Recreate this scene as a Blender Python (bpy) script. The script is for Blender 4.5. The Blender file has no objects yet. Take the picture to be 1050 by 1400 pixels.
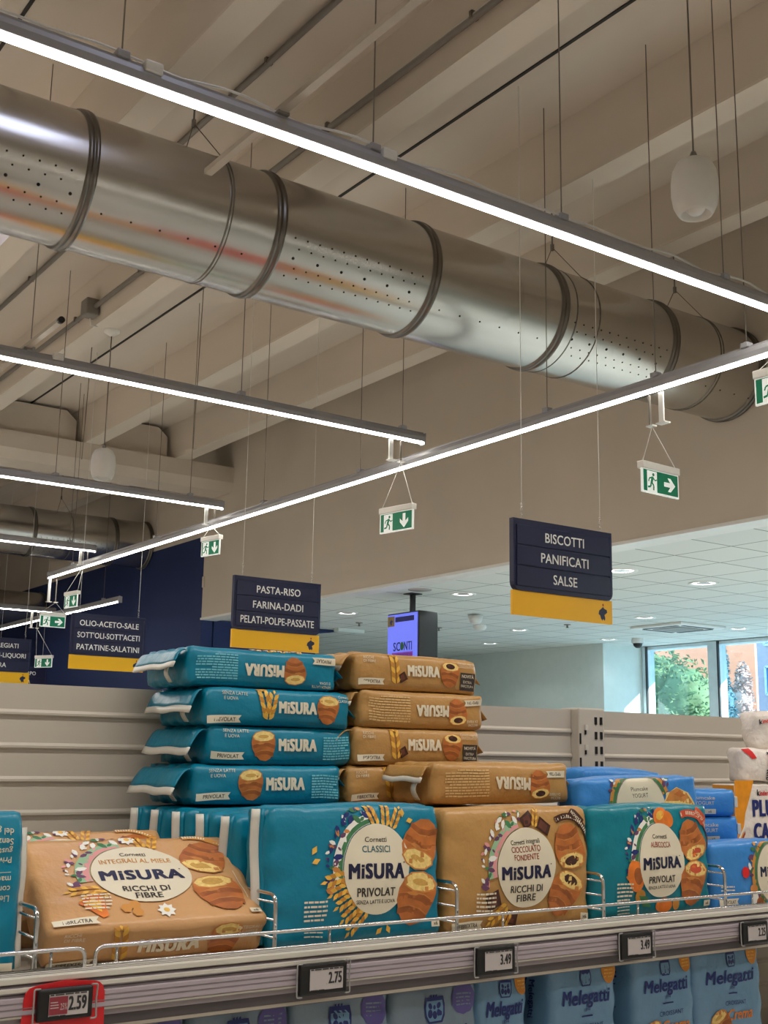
import bpy, bmesh, math, random
from mathutils import Vector, Matrix, noise
random.seed(7)
PI = math.pi
SC = bpy.context.scene
COL = SC.collection

# ---------------------------------------------------------------- camera
cam = bpy.data.cameras.new('camera'); co = bpy.data.objects.new('camera', cam); COL.objects.link(co)
cam.sensor_fit = 'VERTICAL'; cam.sensor_height = 36.0; cam.lens = 1621.18 / 1400 * 36.0
cam.clip_start = 0.02; cam.clip_end = 300
A_ = Vector((0.81549257, 0.1287803, 0.56425836)); B_ = Vector((-0.57854164, 0.15414602, 0.80095479)); U_ = Vector((0.01616902, -0.97961964, 0.2002097))
m = Matrix.Identity(4)
for r, v in enumerate((A_, B_, U_)):
    m[r][0] = v.x; m[r][1] = -v.y; m[r][2] = -v.z
m[2][3] = 1.55
co.matrix_world = m
SC.camera = co

# ---------------------------------------------------------------- light
vs = SC.view_settings
vs.view_transform = 'Standard'; vs.look = 'None'; vs.gamma = 1.0; vs.use_curve_mapping = False
vs.exposure = 0.15
LED_E = 17.0          # emission of the line lights
w = bpy.data.worlds.new('sky'); SC.world = w; w.use_nodes = True
bg = w.node_tree.nodes['Background']; bg.inputs[0].default_value = (0.42, 0.76, 1.0, 1); bg.inputs[1].default_value = 3.4
sun = bpy.data.lights.new('sun', 'SUN'); so = bpy.data.objects.new('sun', sun); COL.objects.link(so)
sun.energy = 13.0; sun.angle = 0.009; sun.color = (1.0, 0.95, 0.88)
so.rotation_euler = Vector((-0.42, 0.90, -0.30)).to_track_quat('-Z', 'Y').to_euler()
def area(name, loc, sx, sy, e, col=(1, 1, 1), rot=(0, 0, 0)):
    l = bpy.data.lights.new(name, 'AREA'); l.shape = 'RECTANGLE'; l.size = sx; l.size_y = sy; l.energy = e; l.color = col
    o = bpy.data.objects.new(name, l); COL.objects.link(o); o.location = loc; o.rotation_euler = rot
    return o
# the rows of line lights that hang over the aisles outside the frame
for y, e in ((0.45, 100), (-2.8, 70)):
    area('row_light', (1.2, y, 3.86), 9.0, 0.08, e, (1.0, 0.96, 0.90))
for y in (7.0, 10.2, 13.5, 18.0):
    area('row_light', (-2.6, y, 3.86), 8.0, 0.08, 150, (1.0, 0.96, 0.90))
# recessed lamps of the lower-ceiling hall
for x in (9.4, 12.0):
    for y in (3.0, 6.0):
        area('hall_lamp', (x, y, 3.38), 0.25, 0.25, 80, (0.85, 0.97, 1.0))

# ---------------------------------------------------------------- materials
def lin(c):
    f = lambda v: v / 12.92 if v <= .04045 else ((v + .055) / 1.055) ** 2.4
    return tuple(f(x / 255.0) for x in c)
MATS = {}
def mat(name, rgb, rough=.5, metal=0.0, var=.06, scale=8.0, bump=0.0, bscale=60.0, emit=0.0, spec=.5, stretch=None, coat=0.0):
    if name in MATS: return MATS[name]
    M = bpy.data.materials.new(name); M.use_nodes = True
    nt = M.node_tree; bs = nt.nodes['Principled BSDF']
    c = lin(rgb)
    tc = nt.nodes.new('ShaderNodeTexCoord'); mp = nt.nodes.new('ShaderNodeMapping')
    nt.links.new(tc.outputs['Object'], mp.inputs[0])
    if stretch: mp.inputs['Scale'].default_value = stretch
    n = nt.nodes.new('ShaderNodeTexNoise'); n.inputs['Scale'].default_value = scale; n.inputs['Detail'].default_value = 3
    nt.links.new(mp.outputs[0], n.inputs['Vector'])
    rp = nt.nodes.new('ShaderNodeValToRGB')
    rp.color_ramp.elements[0].position = .3; rp.color_ramp.elements[1].position = .7
    rp.color_ramp.elements[0].color = (*[x * (1 - var) for x in c], 1)
    rp.color_ramp.elements[1].color = (*[min(1, x * (1 + var)) for x in c], 1)
    nt.links.new(n.outputs[0], rp.inputs[0]); nt.links.new(rp.outputs[0], bs.inputs['Base Color'])
    bs.inputs['Roughness'].default_value = rough; bs.inputs['Metallic'].default_value = metal
    bs.inputs['Specular IOR Level'].default_value = spec
    if coat: bs.inputs['Coat Weight'].default_value = coat; bs.inputs['Coat Roughness'].default_value = .15
    if emit:
        nt.links.new(rp.outputs[0], bs.inputs['Emission Color']); bs.inputs['Emission Strength'].default_value = emit
    if bump:
        n2 = nt.nodes.new('ShaderNodeTexNoise'); n2.inputs['Scale'].default_value = bscale; n2.inputs['Detail'].default_value = 4
        nt.links.new(mp.outputs[0], n2.inputs['Vector'])
        b = nt.nodes.new('ShaderNodeBump'); b.inputs['Strength'].default_value = bump; b.inputs['Distance'].default_value = .01
        nt.links.new(n2.outputs[0], b.inputs['Height']); nt.links.new(b.outputs[0], bs.inputs['Normal'])
    MATS[name] = M
    return M
mat('beige_paint', (208, 198, 184), .85, var=.03, scale=1.2, spec=.2)
mat('concrete', (212, 201, 187), .9, var=.06, scale=1.6, spec=.2, stretch=(1, .25, 1))
mat('rib_soffit_lit', (216, 206, 192), .9, var=.05, scale=2.0, spec=.2, stretch=(1, .25, 1))  # concrete made paler, lamplight on the rib undersides put into the colour
mat('joint_seal', (52, 50, 46), .8)
mat('floor_tile', (205, 200, 192), .35, var=.04, scale=2)
mat('blue_wall', (40, 54, 98), .7, var=.04, scale=1.5, spec=.3)
mat('white_wall', (226, 236, 232), .8, var=.02, spec=.3)
mat('white_paint', (232, 232, 228), .45, var=.02)
mat('white_plastic', (226, 224, 218), .35, var=.02)
mat('grey_plastic', (128, 122, 114), .5); mat('channel_grey', (176, 166, 152), .4); mat('skylight', (214, 222, 255), .5, var=0.0, emit=3.2)
mat('black', (14, 14, 15), .4)
mat('dark_grey', (52, 52, 54), .5)
mat('steel_wire', (120, 112, 102), .4, metal=.6)
mat('chrome', (205, 205, 205), .18, metal=1.0, var=.02)
mat('galvanized', (196, 194, 190), .24, metal=1.0, var=.12, scale=2.2, bump=.12, bscale=7, stretch=(.18, 1.5, 1.5))
mat('ring_steel', (120, 116, 110), .3, metal=1.0)
mat('hole', (12, 11, 10), .9)
mat('led_housing', (158, 158, 162), .4, var=.02)
mat('led', (255, 250, 240), .5, var=0.0, emit=LED_E)
mat('downlight', (255, 255, 255), .5, var=0.0, emit=6.0)
mat('navy', (17, 22, 62), .5, var=.03, scale=3)
mat('navy_edge', (44, 52, 92), .5, var=.02)
mat('yellow', (246, 188, 10), .5, var=.03, scale=3)
mat('sign_white', (236, 236, 232), .5, var=.01)
mat('exit_green', (0, 118, 84), .4, var=.02, emit=.12)
mat('exit_white', (240, 246, 242), .4, var=.01, emit=.25)
mat('lamp_red', (170, 60, 30), .5)
mat('shelf_paint', (196, 187, 174), .5, var=.02, scale=2, spec=.4)
mat('shelf_dark', (60, 57, 52), .6)
mat('rail_pvc', (158, 147, 152), .3, var=.03, scale=3, stretch=(.2, 4, 4))
mat('rail_white', (204, 199, 187), .4, var=.02)
mat('rail_groove', (92, 86, 88), .5)
mat('red', (206, 26, 34), .35)
mat('lcd', (186, 178, 176), .25, var=.02)
mat('lcd_red', (140, 46, 60), .3)
mat('ink', (36, 36, 40), .5)
mat('clear', (150, 148, 145), .1, var=.01)
mat('screen', (104, 116, 232), .3, var=.02, emit=.75)
mat('screen_navy', (24, 26, 80), .3, emit=.5)
mat('screen_purple', (120, 50, 150), .3, emit=.5)
mat('screen_gold', (110, 92, 50), .3, emit=.4)
FILM = dict(rough=.34, var=.05, scale=14, bump=.32, bscale=34, spec=.4)
mat('teal', (4, 124, 154), **FILM); mat('teal_d', (8, 112, 140), **FILM)
mat('tan', (184, 140, 82), **FILM); mat('honey_tan', (206, 158, 108), **FILM)
mat('aqua', (0, 122, 140), **FILM)
mat('blue', (58, 136, 210), **FILM)
mat('pale_blue', (112, 154, 188), rough=.25, var=.06, scale=14, bump=.5, bscale=22, spec=.6); mat('pale_grey', (126, 146, 164), rough=.22, var=.08, scale=14, bump=.6, bscale=20, spec=.7)
mat('wrap_white', (236, 226, 216), rough=.3, var=.04, scale=14, bump=1.0, bscale=24, spec=.5); mat('flute', (128, 119, 122), .5)
mat('seal_white', (214, 210, 200), .4, var=.05, scale=30)
mat('seal_dark', (120, 110, 92), .4, var=.1, scale=20)
mat('cream', (226, 216, 192), .42, var=.015); mat('cream_d', (196, 190, 168), .42)
mat('logo_navy', (22, 24, 62), .4); mat('txt', (52, 44, 40), .45)
mat('txt_teal', (24, 96, 110), .45); mat('txt_gold', (204, 140, 60), .45); mat('txt_red', (150, 58, 44), .45); mat('pale_print', (214, 204, 176), .45)
mat('tan_print', (214, 178, 120), .45); mat('teal_print', (110, 190, 206), .45)
mat('crust', (184, 106, 48), .4, var=.28, scale=42); mat('crust_d', (156, 86, 38), .4, var=.25, scale=60); mat('crust_l', (200, 130, 64), .4, var=.2, scale=60)
mat('crumb', (238, 206, 126), .6, var=.14, scale=220); mat('crumb_d', (206, 160, 80), .6, var=.1, scale=200)
mat('choc', (66, 34, 26), .3, var=.25, scale=70); mat('choc_l', (104, 58, 44), .3, var=.2, scale=70); mat('apricot', (228, 122, 40), .4, var=.18, scale=60); mat('jam', (206, 84, 56), .3)
mat('wheat', (232, 180, 70), .45, var=.15, scale=80); mat('wheat_d', (196, 134, 44), .45, var=.15, scale=80)
mat('leaf', (60, 120, 76), .5, var=.2, scale=60); mat('mint', (150, 188, 150), .5); mat('plum', (104, 62, 96), .5); mat('pink', (222, 150, 150), .5); mat('white_ink', (236, 234, 226), .45)
mat('badge_purple', (92, 84, 150), .45); mat('badge_orange', (222, 142, 40), .45); mat('mele_blue', (26, 40, 112), .45); mat('script_orange', (226, 132, 50), .45)
mat('kinder_orange', (240, 152, 24), .4, var=.1, scale=60); mat('kinder_red', (222, 34, 36), .4)
mat('brick', (226, 150, 118), .9, var=.05, scale=3); mat('lilac_wall', (190, 178, 190), .9); mat('pane_blue', (70, 130, 190), .2)
mat('tree_leaf', (100, 124, 84), .7, var=.3, scale=3); mat('tree_leaf_b', (74, 116, 128), .7, var=.3, scale=3); mat('tree_leaf_p', (196, 168, 160), .7, var=.3, scale=3)
mat('bark', (80, 66, 50), .9); mat('asphalt', (150, 150, 150), .9)
mat('frame_white', (214, 228, 234), .4)
# grid of the lower ceiling: tile joints from a brick texture
def tile_mat():
    M = bpy.data.materials.new('ceiling_tile'); M.use_nodes = True; nt = M.node_tree; bs = nt.nodes['Principled BSDF']
    tc = nt.nodes.new('ShaderNodeTexCoord'); mp = nt.nodes.new('ShaderNodeMapping')
    mp.inputs['Location'].default_value = (-7.85, -7.345, 0)
    br = nt.nodes.new('ShaderNodeTexBrick'); br.offset = 0.0; br.squash = 1.0
    br.inputs['Scale'].default_value = 1.0; br.inputs['Brick Width'].default_value = .645; br.inputs['Row Height'].default_value = .648
    br.inputs['Mortar Size'].default_value = .008; br.inputs['Mortar Smooth'].default_value = 0
    br.inputs['Color1'].default_value = (*lin((226, 230, 226)), 1); br.inputs['Color2'].default_value = (*lin((222, 226, 223)), 1); br.inputs['Mortar'].default_value = (*lin((128, 132, 132)), 1)
    nt.links.new(tc.outputs['Object'], mp.inputs[0]); nt.links.new(mp.outputs[0], br.inputs['Vector']); nt.links.new(br.outputs['Color'], bs.inputs['Base Color'])
    bs.inputs['Roughness'].default_value = .9; bs.inputs['Specular IOR Level'].default_value = .2
    MATS['ceiling_tile'] = M
tile_mat()
def glass_mat():
    M = bpy.data.materials.new('window_glass'); M.use_nodes = True; nt = M.node_tree; nt.nodes.clear()
    out = nt.nodes.new('ShaderNodeOutputMaterial'); mx = nt.nodes.new('ShaderNodeMixShader')
    tr = nt.nodes.new('ShaderNodeBsdfTransparent'); tr.inputs[0].default_value = (.86, .96, 1, 1)
    gl = nt.nodes.new('ShaderNodeBsdfGlossy'); gl.inputs['Roughness'].default_value = .02
    mx.inputs[0].default_value = .10
    nt.links.new(tr.outputs[0], mx.inputs[1]); nt.links.new(gl.outputs[0], mx.inputs[2]); nt.links.new(mx.outputs[0], out.inputs[0])
    MATS['window_glass'] = M
glass_mat()

# ---------------------------------------------------------------- mesh helpers
class MB:
    def __init__(s): s.bm = bmesh.new(); s.mats = []
    def mi(s, name):
        if name not in s.mats: s.mats.append(name)
        return s.mats.index(name)
    def face(s, pts, m, smooth=False):
        vs = [s.bm.verts.new(p) for p in pts]
        f = s.bm.faces.new(vs); f.material_index = s.mi(m); f.smooth = smooth
        return f
    def box(s, c, d, m, bevel=0.0, M=None):
        t = bmesh.new(); bmesh.ops.create_cube(t, size=1.0)
        for v in t.verts: v.co = Vector((v.co.x * d[0], v.co.y * d[1], v.co.z * d[2]))
        if bevel: bmesh.ops.bevel(t, geom=list(t.edges), offset=bevel, segments=2, affect='EDGES', profile=.5)
        X = Matrix.Translation(c) @ (M if M else Matrix.Identity(4))
        s.add(t, m, X); t.free(); return s
    def add(s, t, m, X=None, smooth=None):
        mp = {}
        i = s.mi(m)
        for v in t.verts: mp[v] = s.bm.verts.new(X @ v.co if X else v.co)
        for f in t.faces:
            try: g = s.bm.faces.new([mp[v] for v in f.verts])
            except ValueError: continue
            g.material_index = i; g.smooth = f.smooth if smooth is None else smooth
    def tube(s, pts, r, m, seg=8, caps=True):
        pts = [Vector(p) for p in pts]; rings = []
        n = len(pts); i = s.mi(m); up = None
        for k, p in enumerate(pts):
            d = (pts[min(k + 1, n - 1)] - pts[max(k - 1, 0)]).normalized()
            if up is None:
                up = Vector((0, 0, 1)) if abs(d.z) < .9 else Vector((1, 0, 0))
            a = d.cross(up).normalized(); b = a.cross(d).normalized(); up = b
            rr = r[k] if isinstance(r, (list, tuple)) else r
            rings.append([s.bm.verts.new(p + (a * math.cos(t) + b * math.sin(t)) * rr) for t in [2 * PI * q / seg for q in range(seg)]])
        for k in range(n - 1):
            for q in range(seg):
                f = s.bm.faces.new([rings[k][q], rings[k][(q + 1) % seg], rings[k + 1][(q + 1) % seg], rings[k + 1][q]]); f.material_index = i; f.smooth = True
        if caps:
            for R in (rings[0], rings[-1]):
                f = s.bm.faces.new(R); f.material_index = i
        return s
    def lathe(s, prof, m, c=(0, 0, 0), seg=32, axis='Z'):
        i = s.mi(m); c = Vector(c); R = []
        for r, z in prof:
            ring = []
            for q in range(seg):
                t = 2 * PI * q / seg
                v = Vector((r * math.cos(t), r * math.sin(t), z))
                if axis == 'X': v = Vector((z, r * math.cos(t), r * math.sin(t)))
                ring.append(s.bm.verts.new(c + v))
            R.append(ring)
        for k in range(len(R) - 1):
            for q in range(seg):
                f = s.bm.faces.new([R[k][q], R[k][(q + 1) % seg], R[k + 1][(q + 1) % seg], R[k + 1][q]]); f.material_index = i; f.smooth = True
        return s
    def prism(s, poly, axis, a, b, m):
        """poly = 2-D points; axis X: (y,z) swept from x=a to b; Y: (x,z); Z: (x,y)"""
        def P(p, t): return {'X': (t, p[0], p[1]), 'Y': (p[0], t, p[1]), 'Z': (p[0], p[1], t)}[axis]
        i = s.mi(m); v0 = [s.bm.verts.new(P(p, a)) for p in poly]; v1 = [s.bm.verts.new(P(p, b)) for p in poly]
        n = len(poly)
        for q in range(n):
            f = s.bm.faces.new([v0[q], v0[(q + 1) % n], v1[(q + 1) % n], v1[q]]); f.material_index = i
        for R in (v0, v1):
            f = s.bm.faces.new(R); f.material_index = i
        return s
    def sheet(s, fn, nu, nv, th, m):
        """a thin curved sheet with real thickness; fn(u,v)->point, u,v in 0..1"""
        i = s.mi(m); P = [[Vector(fn(a / nu, b / nv)) for b in range(nv + 1)] for a in range(nu + 1)]
        top, bot = [], []
        for a in range(nu + 1):
            tr, br = [], []
            for b in range(nv + 1):
                du = P[min(a + 1, nu)][b] - P[max(a - 1, 0)][b]; dv = P[a][min(b + 1, nv)] - P[a][max(b - 1, 0)]
                n = du.cross(dv); n = n.normalized() if n.length > 1e-9 else Vector((0, 0, 1))
                tr.append(s.bm.verts.new(P[a][b] + n * th / 2)); br.append(s.bm.verts.new(P[a][b] - n * th / 2))
            top.append(tr); bot.append(br)
        def q(v): f = s.bm.faces.new(v); f.material_index = i; f.smooth = True
        for a in range(nu):
            for b in range(nv):
                q([top[a][b], top[a + 1][b], top[a + 1][b + 1], top[a][b + 1]]); q([bot[a][b], bot[a][b + 1], bot[a + 1][b + 1], bot[a + 1][b]])
        for a in range(nu):
            q([top[a][0], bot[a][0], bot[a + 1][0], top[a + 1][0]]); q([top[a][nv], top[a + 1][nv], bot[a + 1][nv], bot[a][nv]])
        for b in range(nv):
            q([top[0][b], top[0][b + 1], bot[0][b + 1], bot[0][b]]); q([top[nu][b], bot[nu][b], bot[nu][b + 1], top[nu][b + 1]])
        return s
    def build(s, name, parent=None, loc=None, rot=None, fixn=True):
        if fixn: bmesh.ops.recalc_face_normals(s.bm, faces=s.bm.faces)
        me = bpy.data.meshes.new(name); s.bm.to_mesh(me); s.bm.free()
        for n in s.mats: me.materials.append(MATS[n])
        o = bpy.data.objects.new(name, me); COL.objects.link(o)
        if loc: o.location = loc
        if rot: o.rotation_euler = rot
        if parent: o.parent = parent
        return o
def tag(o, label=None, cat=None, group=None, kind=None):
    for k, v in (('label', label), ('category', cat), ('group', group), ('kind', kind)):
        if v: o[k] = v
    return o
def thing(name, loc=(0, 0, 0), rz=0, label=None, cat=None, group=None):
    o = bpy.data.objects.new(name, None); COL.objects.link(o); o.location = loc; o.rotation_euler = (0, 0, rz); o.empty_display_size = .1
    return tag(o, label, cat, group)
def struct(mb, name, parent=None):
    o = mb.build(name, parent)
    if not parent: o['kind'] = 'structure'
    return o

# ---------------------------------------------------------------- flat printing
_tc = {}
def text_tris(s, bold=0.0, shear=0.0):
    k = (s, bold, shear)
    if k in _tc: return _tc[k]
    cu = bpy.data.curves.new('t', 'FONT'); cu.body = s; cu.size = 1.0; cu.shear = shear; cu.resolution_u = 3; cu.fill_mode = 'FRONT'; cu.space_character = 1.0 + bold * 2.4
    o = bpy.data.objects.new('t', cu); COL.objects.link(o)
    bpy.context.view_layer.update()
    me = bpy.data.meshes.new_from_object(o.evaluated_get(bpy.context.evaluated_depsgraph_get()))
    V = [(v.co.x, v.co.y) for v in me.vertices]; F = [tuple(p.vertices) for p in me.polygons]
    COL.objects.unlink(o); bpy.data.objects.remove(o); bpy.data.meshes.remove(me)
    if V:
        x0 = min(v[0] for v in V); x1 = max(v[0] for v in V)
    else: x0 = x1 = 0
    _tc[k] = (V, F, x0, x1)
    return _tc[k]
class Art:
    def __init__(s): s.items = []; s.n = 0
    def _add(s, V, F, m): s.items.append((V, F, m, s.n)); s.n += 1
    def poly(s, pts, m): s._add(list(pts), [tuple(range(len(pts)))], m); return s
    def ell(s, cx, cy, rx, ry, m, rot=0, n=28):
        c, d = math.cos(rot), math.sin(rot)
        return s.poly([(cx + rx * math.cos(t) * c - ry * math.sin(t) * d, cy + rx * math.cos(t) * d + ry * math.sin(t) * c) for t in [2 * PI * k / n for k in range(n)]], m)
    def rect(s, x0, y0, x1, y1, m): return s.poly([(x0, y0), (x1, y0), (x1, y1), (x0, y1)], m)
    def many(s, polys, m):
        V, F = [], []
        for p in polys: F.append(tuple(range(len(V), len(V) + len(p)))); V += p
        s._add(V, F, m); return s
    def text(s, t, cx, cy, h, m, w=None, bold=0.0, shear=0.0, rot=0.0, align='C'):
        """h = capital height; w = forced total width"""
        V, F, x0, x1 = text_tris(t, bold, shear)
        k = h / .70; kx = (w / (x1 - x0)) if w else k
        W = (x1 - x0) * kx
        off = {'C': -W / 2, 'L': 0, 'R': -W}[align]
        c, d = math.cos(rot), math.sin(rot)
        P = [((x - x0) * kx + off, (y - .35) * k) for x, y in V]
        B = bold * h / .7                                  # heavier strokes: shifted copies, each on its own layer
        for dx, dy in (((0, 0),) if not bold else ((-B, -B * .5), (B, -B * .5), (-B, B * .5), (B, B * .5), (0, 0))):
            s._add([(cx + (x + dx) * c - (y + dy) * d, cy + (x + dx) * d + (y + dy) * c) for x, y in P], F, m)
        return s
    def micro(s, x0, y0, x1, y1, rows, m, seed=1, fill=.55):
        rd = random.Random(seed); P = []; dh = (y1 - y0) / rows
        for r in range(rows):
            y = y1 - (r + 1) * dh; x = x0; xe = x1 if r % 5 != 4 else x0 + (x1 - x0) * rd.uniform(.5, .95)
            while x < xe - .001:
                L = min(rd.uniform(.003, .010), xe - x); P.append([(x, y), (x + L, y), (x + L, y + dh * fill), (x, y + dh * fill)]); x += L + .0011
        return s.many(P, m)
    def turned(s):
        a = Art(); a.n = s.n; a.items = [([(-x, -y) for x, y in V], F, m_, k) for V, F, m_, k in s.items]; return a
def put_art(mb, art, fn, ax, cell=.007, base=.0013, step=.000012):
    """lay an Art on a surface: fn(u,v)->point, ax = outward axis; faces are cut on a grid so they follow the bulge"""
    for V, F, m_, k in art.items:
        t = bmesh.new(); vs = [t.verts.new((x, y, 0)) for x, y in V]
        for f in F:
            try: t.faces.new([vs[q] for q in f])
            except ValueError: pass
        if cell:
            xs = [v[0] for v in V]; ys = [v[1] for v in V]
            for q in (0, 1):
                lo, hi = (min(xs), max(xs)) if q == 0 else (min(ys), max(ys))
                g = math.floor(lo / cell) + 1
                while g * cell < hi - 1e-6:
                    co_ = (g * cell, 0, 0) if q == 0 else (0, g * cell, 0); no = (1, 0, 0) if q == 0 else (0, 1, 0)
                    bmesh.ops.bisect_plane(t, geom=list(t.verts) + list(t.edges) + list(t.faces), plane_co=co_, plane_no=no, dist=1e-7)
                    g += 1
        i = mb.mi(m_); off = ax * (base + step * k); mp = {}
        for v in t.verts: mp[v] = mb.bm.verts.new(fn(v.co.x, v.co.y) + off)
        for f in t.faces:
            n = f.calc_area()
            if n < 1e-12: continue
            g = mb.bm.faces.new([mp[v] for v in f.verts]); g.material_index = i; g.smooth = True
        t.free()
AX = Vector
def flat(mb, art, o, ux, uy, cell=0, base=.0008, step=.00003):
    o, ux, uy = Vector(o), Vector(ux), Vector(uy)
    put_art(mb, art, lambda u, v: o + ux * u + uy * v, ux.cross(uy), cell, base, step)

# ================================================================ THE BUILDING
XF = 7.62                       # plane of the bulkhead on the right
RIBZ, FLZ = 5.47, 5.93
b = MB(); b.box((3, 12, -.05), (30, 40, .1), 'floor_tile'); struct(b, 'floor')
b = MB()                        # precast ceiling: flange slab and ribs along the depth
b.box((1.0, 12.5, FLZ + .08), (13.3, 35, .16), 'concrete')
ribs = []
for k in range(-3, 1):
    c = 3.32 + 2.86 * k; ribs += [c - .65, c + .65]
ribs += [5.53, 6.83]
for x in ribs:
    b.prism([(x - .16, FLZ), (x - .105, RIBZ + .02), (x + .105, RIBZ + .02), (x + .16, FLZ)], 'Y', -5, 30, 'concrete')
    b.box((x, 12.5, RIBZ + .01), (.21, 35, .02), 'rib_soffit_lit')
for k in range(-3, 2):
    b.box((1.89 + 2.86 * k - .0, 12.5, FLZ - .004), (.022, 35, .010), 'joint_seal')
struct(b, 'ceiling')
b = MB()                        # cross beam with its ledge
b.prism([(14.5, 5.25), (14.58, 5.12), (15.05, 5.12), (15.05, RIBZ), (14.5, RIBZ)], 'X', -5.6, XF, 'concrete'); struct(b, 'ceiling_beam')
# rounded closing panels between the ribs, above the beam
for k in range(len(ribs) - 1):
    rs = sorted(ribs); x0, x1 = rs[k] + .13, rs[k + 1] - .17
    if x1 < 2.5: continue
    b = MB(); c = .14
    P = lambda g: [(x0 + g, RIBZ + .001), (x1 - g, RIBZ + .001), (x1 - g, FLZ - c - g), (x1 - c - g, FLZ - .02 - g), (x0 + c + g, FLZ - .02 - g), (x0 + g, FLZ - c - g)]
    b.prism(P(0), 'Y', 14.66, 14.70, 'joint_seal'); b.prism(P(.018), 'Y', 14.62, 14.66, 'concrete')
    struct(b, 'trim_%d' % (k + 1))
for n, (x, y) in enumerate(((1.98, 9.6), (2.14, 3.5))):                # skylight panes between ribs; unseen nearer one added for the duct's bluish highlight
    b = MB(); b.box((x, y, FLZ - .02), (.70, 1.7, .02), 'skylight')
    for s in (-1, 1): b.box((x, y + s * .87, FLZ - .03), (.80, .05, .05), 'white_paint'); b.box((x + s * .375, y, FLZ - .03), (.05, 1.79, .05), 'white_paint')
    struct(b, 'window_%d' % (n + 11))
b = MB(); b.box((XF + .1, 5.15, (3.41 + 6) / 2), (.2, 20.3, 6 - 3.41), 'beige_paint'); struct(b, 'wall_right')
b = MB(); b.box((XF - .01, 15.27, 3.93), (.02, .06, .16), 'beige_paint', .009); struct(b, 'trim_20')
b = MB(); b.box((XF + .1, 22.6, 2.3), (.2, 14.6, 4.6), 'blue_wall'); b.box((XF + .1, 22.6, 5.3), (.2, 14.6, 1.4), 'beige_paint'); struct(b, 'wall_blue')
b = MB(); b.box((8.68, 15.37, 1.70), (1.75, .14, 3.40), 'blue_wall'); b.prism([(9.55, 3.40), (9.55, 3.33), (10.06, 3.40)], 'Y', 15.30, 15.44, 'blue_wall'); struct(b, 'wall_blue_end')
b = MB(); b.box((1, 30.1, 3), (13.4, .2, 6), 'blue_wall'); struct(b, 'wall_far')
b = MB(); b.box((-5.7, 12.5, 3), (.2, 35.2, 6), 'beige_paint'); struct(b, 'wall_left')
b = MB(); b.box((5, -5.1, 3), (21.2, .2, 6), 'beige_paint'); struct(b, 'wall_back')
# lower hall to the right
b = MB(); b.box((11.85, 7.6, 3.46), (8.1, 25.2, .10), 'ceiling_tile'); struct(b, 'ceiling_lower')
b = MB(); b.box((XF + .11, 5.15, 3.40), (.26, 20.3, .03), 'white_paint'); struct(b, 'trim_21')
b = MB(); b.box((10.0, 15.06, 3.385), (.48, .12, .05), 'white_wall'); struct(b, 'trim_22')
b = MB(); b.box((14.8, 17.0, 1.7), (1.0, 6.1, 3.42), 'white_wall'); struct(b, 'wall_hall')
b = MB(); b.box((11.0, 20.1, 1.7), (6.7, .2, 3.42), 'white_wall'); struct(b, 'wall_hall_far')
b = MB(); b.box((15.65, 7.6, 3.56), (1.3, 25.2, .24), 'white_paint'); struct(b, 'trim_23')   # unseen roof edge, added to shade the top of the sunlit hall wall
WX = 15.3
edges = [13.93, 12.45, 11.05, 9.65, 8.25, 6.85]
for n in range(5):
    y1, y0 = edges[n], edges[n + 1]
    b = MB()
    for y in ((y1 - .035 if n == 0 else y1 - .0), ):
        b.box((WX + .02, y, 1.7), (.22, .07 if n == 0 else .19, 3.40), 'frame_white')
        b.box((WX - .08, y - (.05 if n == 0 else .105), 1.7), (.035, .03, 3.40), 'dark_grey')
    b.box((WX + .02, (y0 + y1) / 2, 3.375), (.16, y1 - y0, .05), 'frame_white'); b.box((WX + .02, (y0 + y1) / 2, .1), (.16, y1 - y0, .2), 'frame_white')
    f = struct(b, 'window_%d' % (n + 1))
    g = MB(); g.box((WX + .03, (y0 + y1) / 2 - .02, 1.75), (.012, y1 - y0 - .12, 3.2), 'window_glass'); g.build('pane', f)
b = MB(); b.box((WX + .1, .9, 1.7), (.2, 11.9, 3.42), 'white_wall'); struct(b, 'wall_hall_right')
# outdoors
b = MB(); b.box((45, 20, -.06), (59, 90, .1), 'asphalt'); struct(b, 'ground')

def building(name, label, x, y0, y1, h, m, wins, depth=8):
    t = thing(name, (x, (y0 + y1) / 2, 0), 0, label, 'building')
    b = MB(); b.box((depth / 2, 0, h / 2), (depth, y1 - y0, h), m); b.build('facade', t)
    for wy, wz, ww, wh in wins:
        f = MB(); c = (y0 + y1) / 2
        for s in (-1, 1): f.box((-.03, wy - c + s * ww / 2, wz), (.10, .08, wh), 'frame_white'); f.box((-.03, wy - c, wz + s * wh / 2), (.10, ww, .08), 'frame_white')
        fr = f.build('window', t); g = MB(); g.box((-.01, wy - c, wz), (.03, ww - .08, wh - .08), 'pane_blue'); g.build('pane', fr)
    return t
sb = building('apartment_building', 'salmon coloured blank building wall seen through the hall windows', 30.0, 23.35, 26.4, 9, 'brick', [], 2.0); sb.rotation_euler.z = .62
building('apartment_building', 'pale lilac building with blue windows at the right edge of the view outside', 36.5, 22.0, 27.9, 12, 'lilac_wall', [(27.1, z, .7, 1.0) for z in (2.6, 4.4, 6.2, 8.0)])
building('apartment_building', 'lilac grey building standing behind the big round tree outside', 37.6, 33.1, 42.0, 12, 'lilac_wall', [(34.6, 6.0, .8, 1.2), (37, 6, .8, 1.2)])
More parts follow.
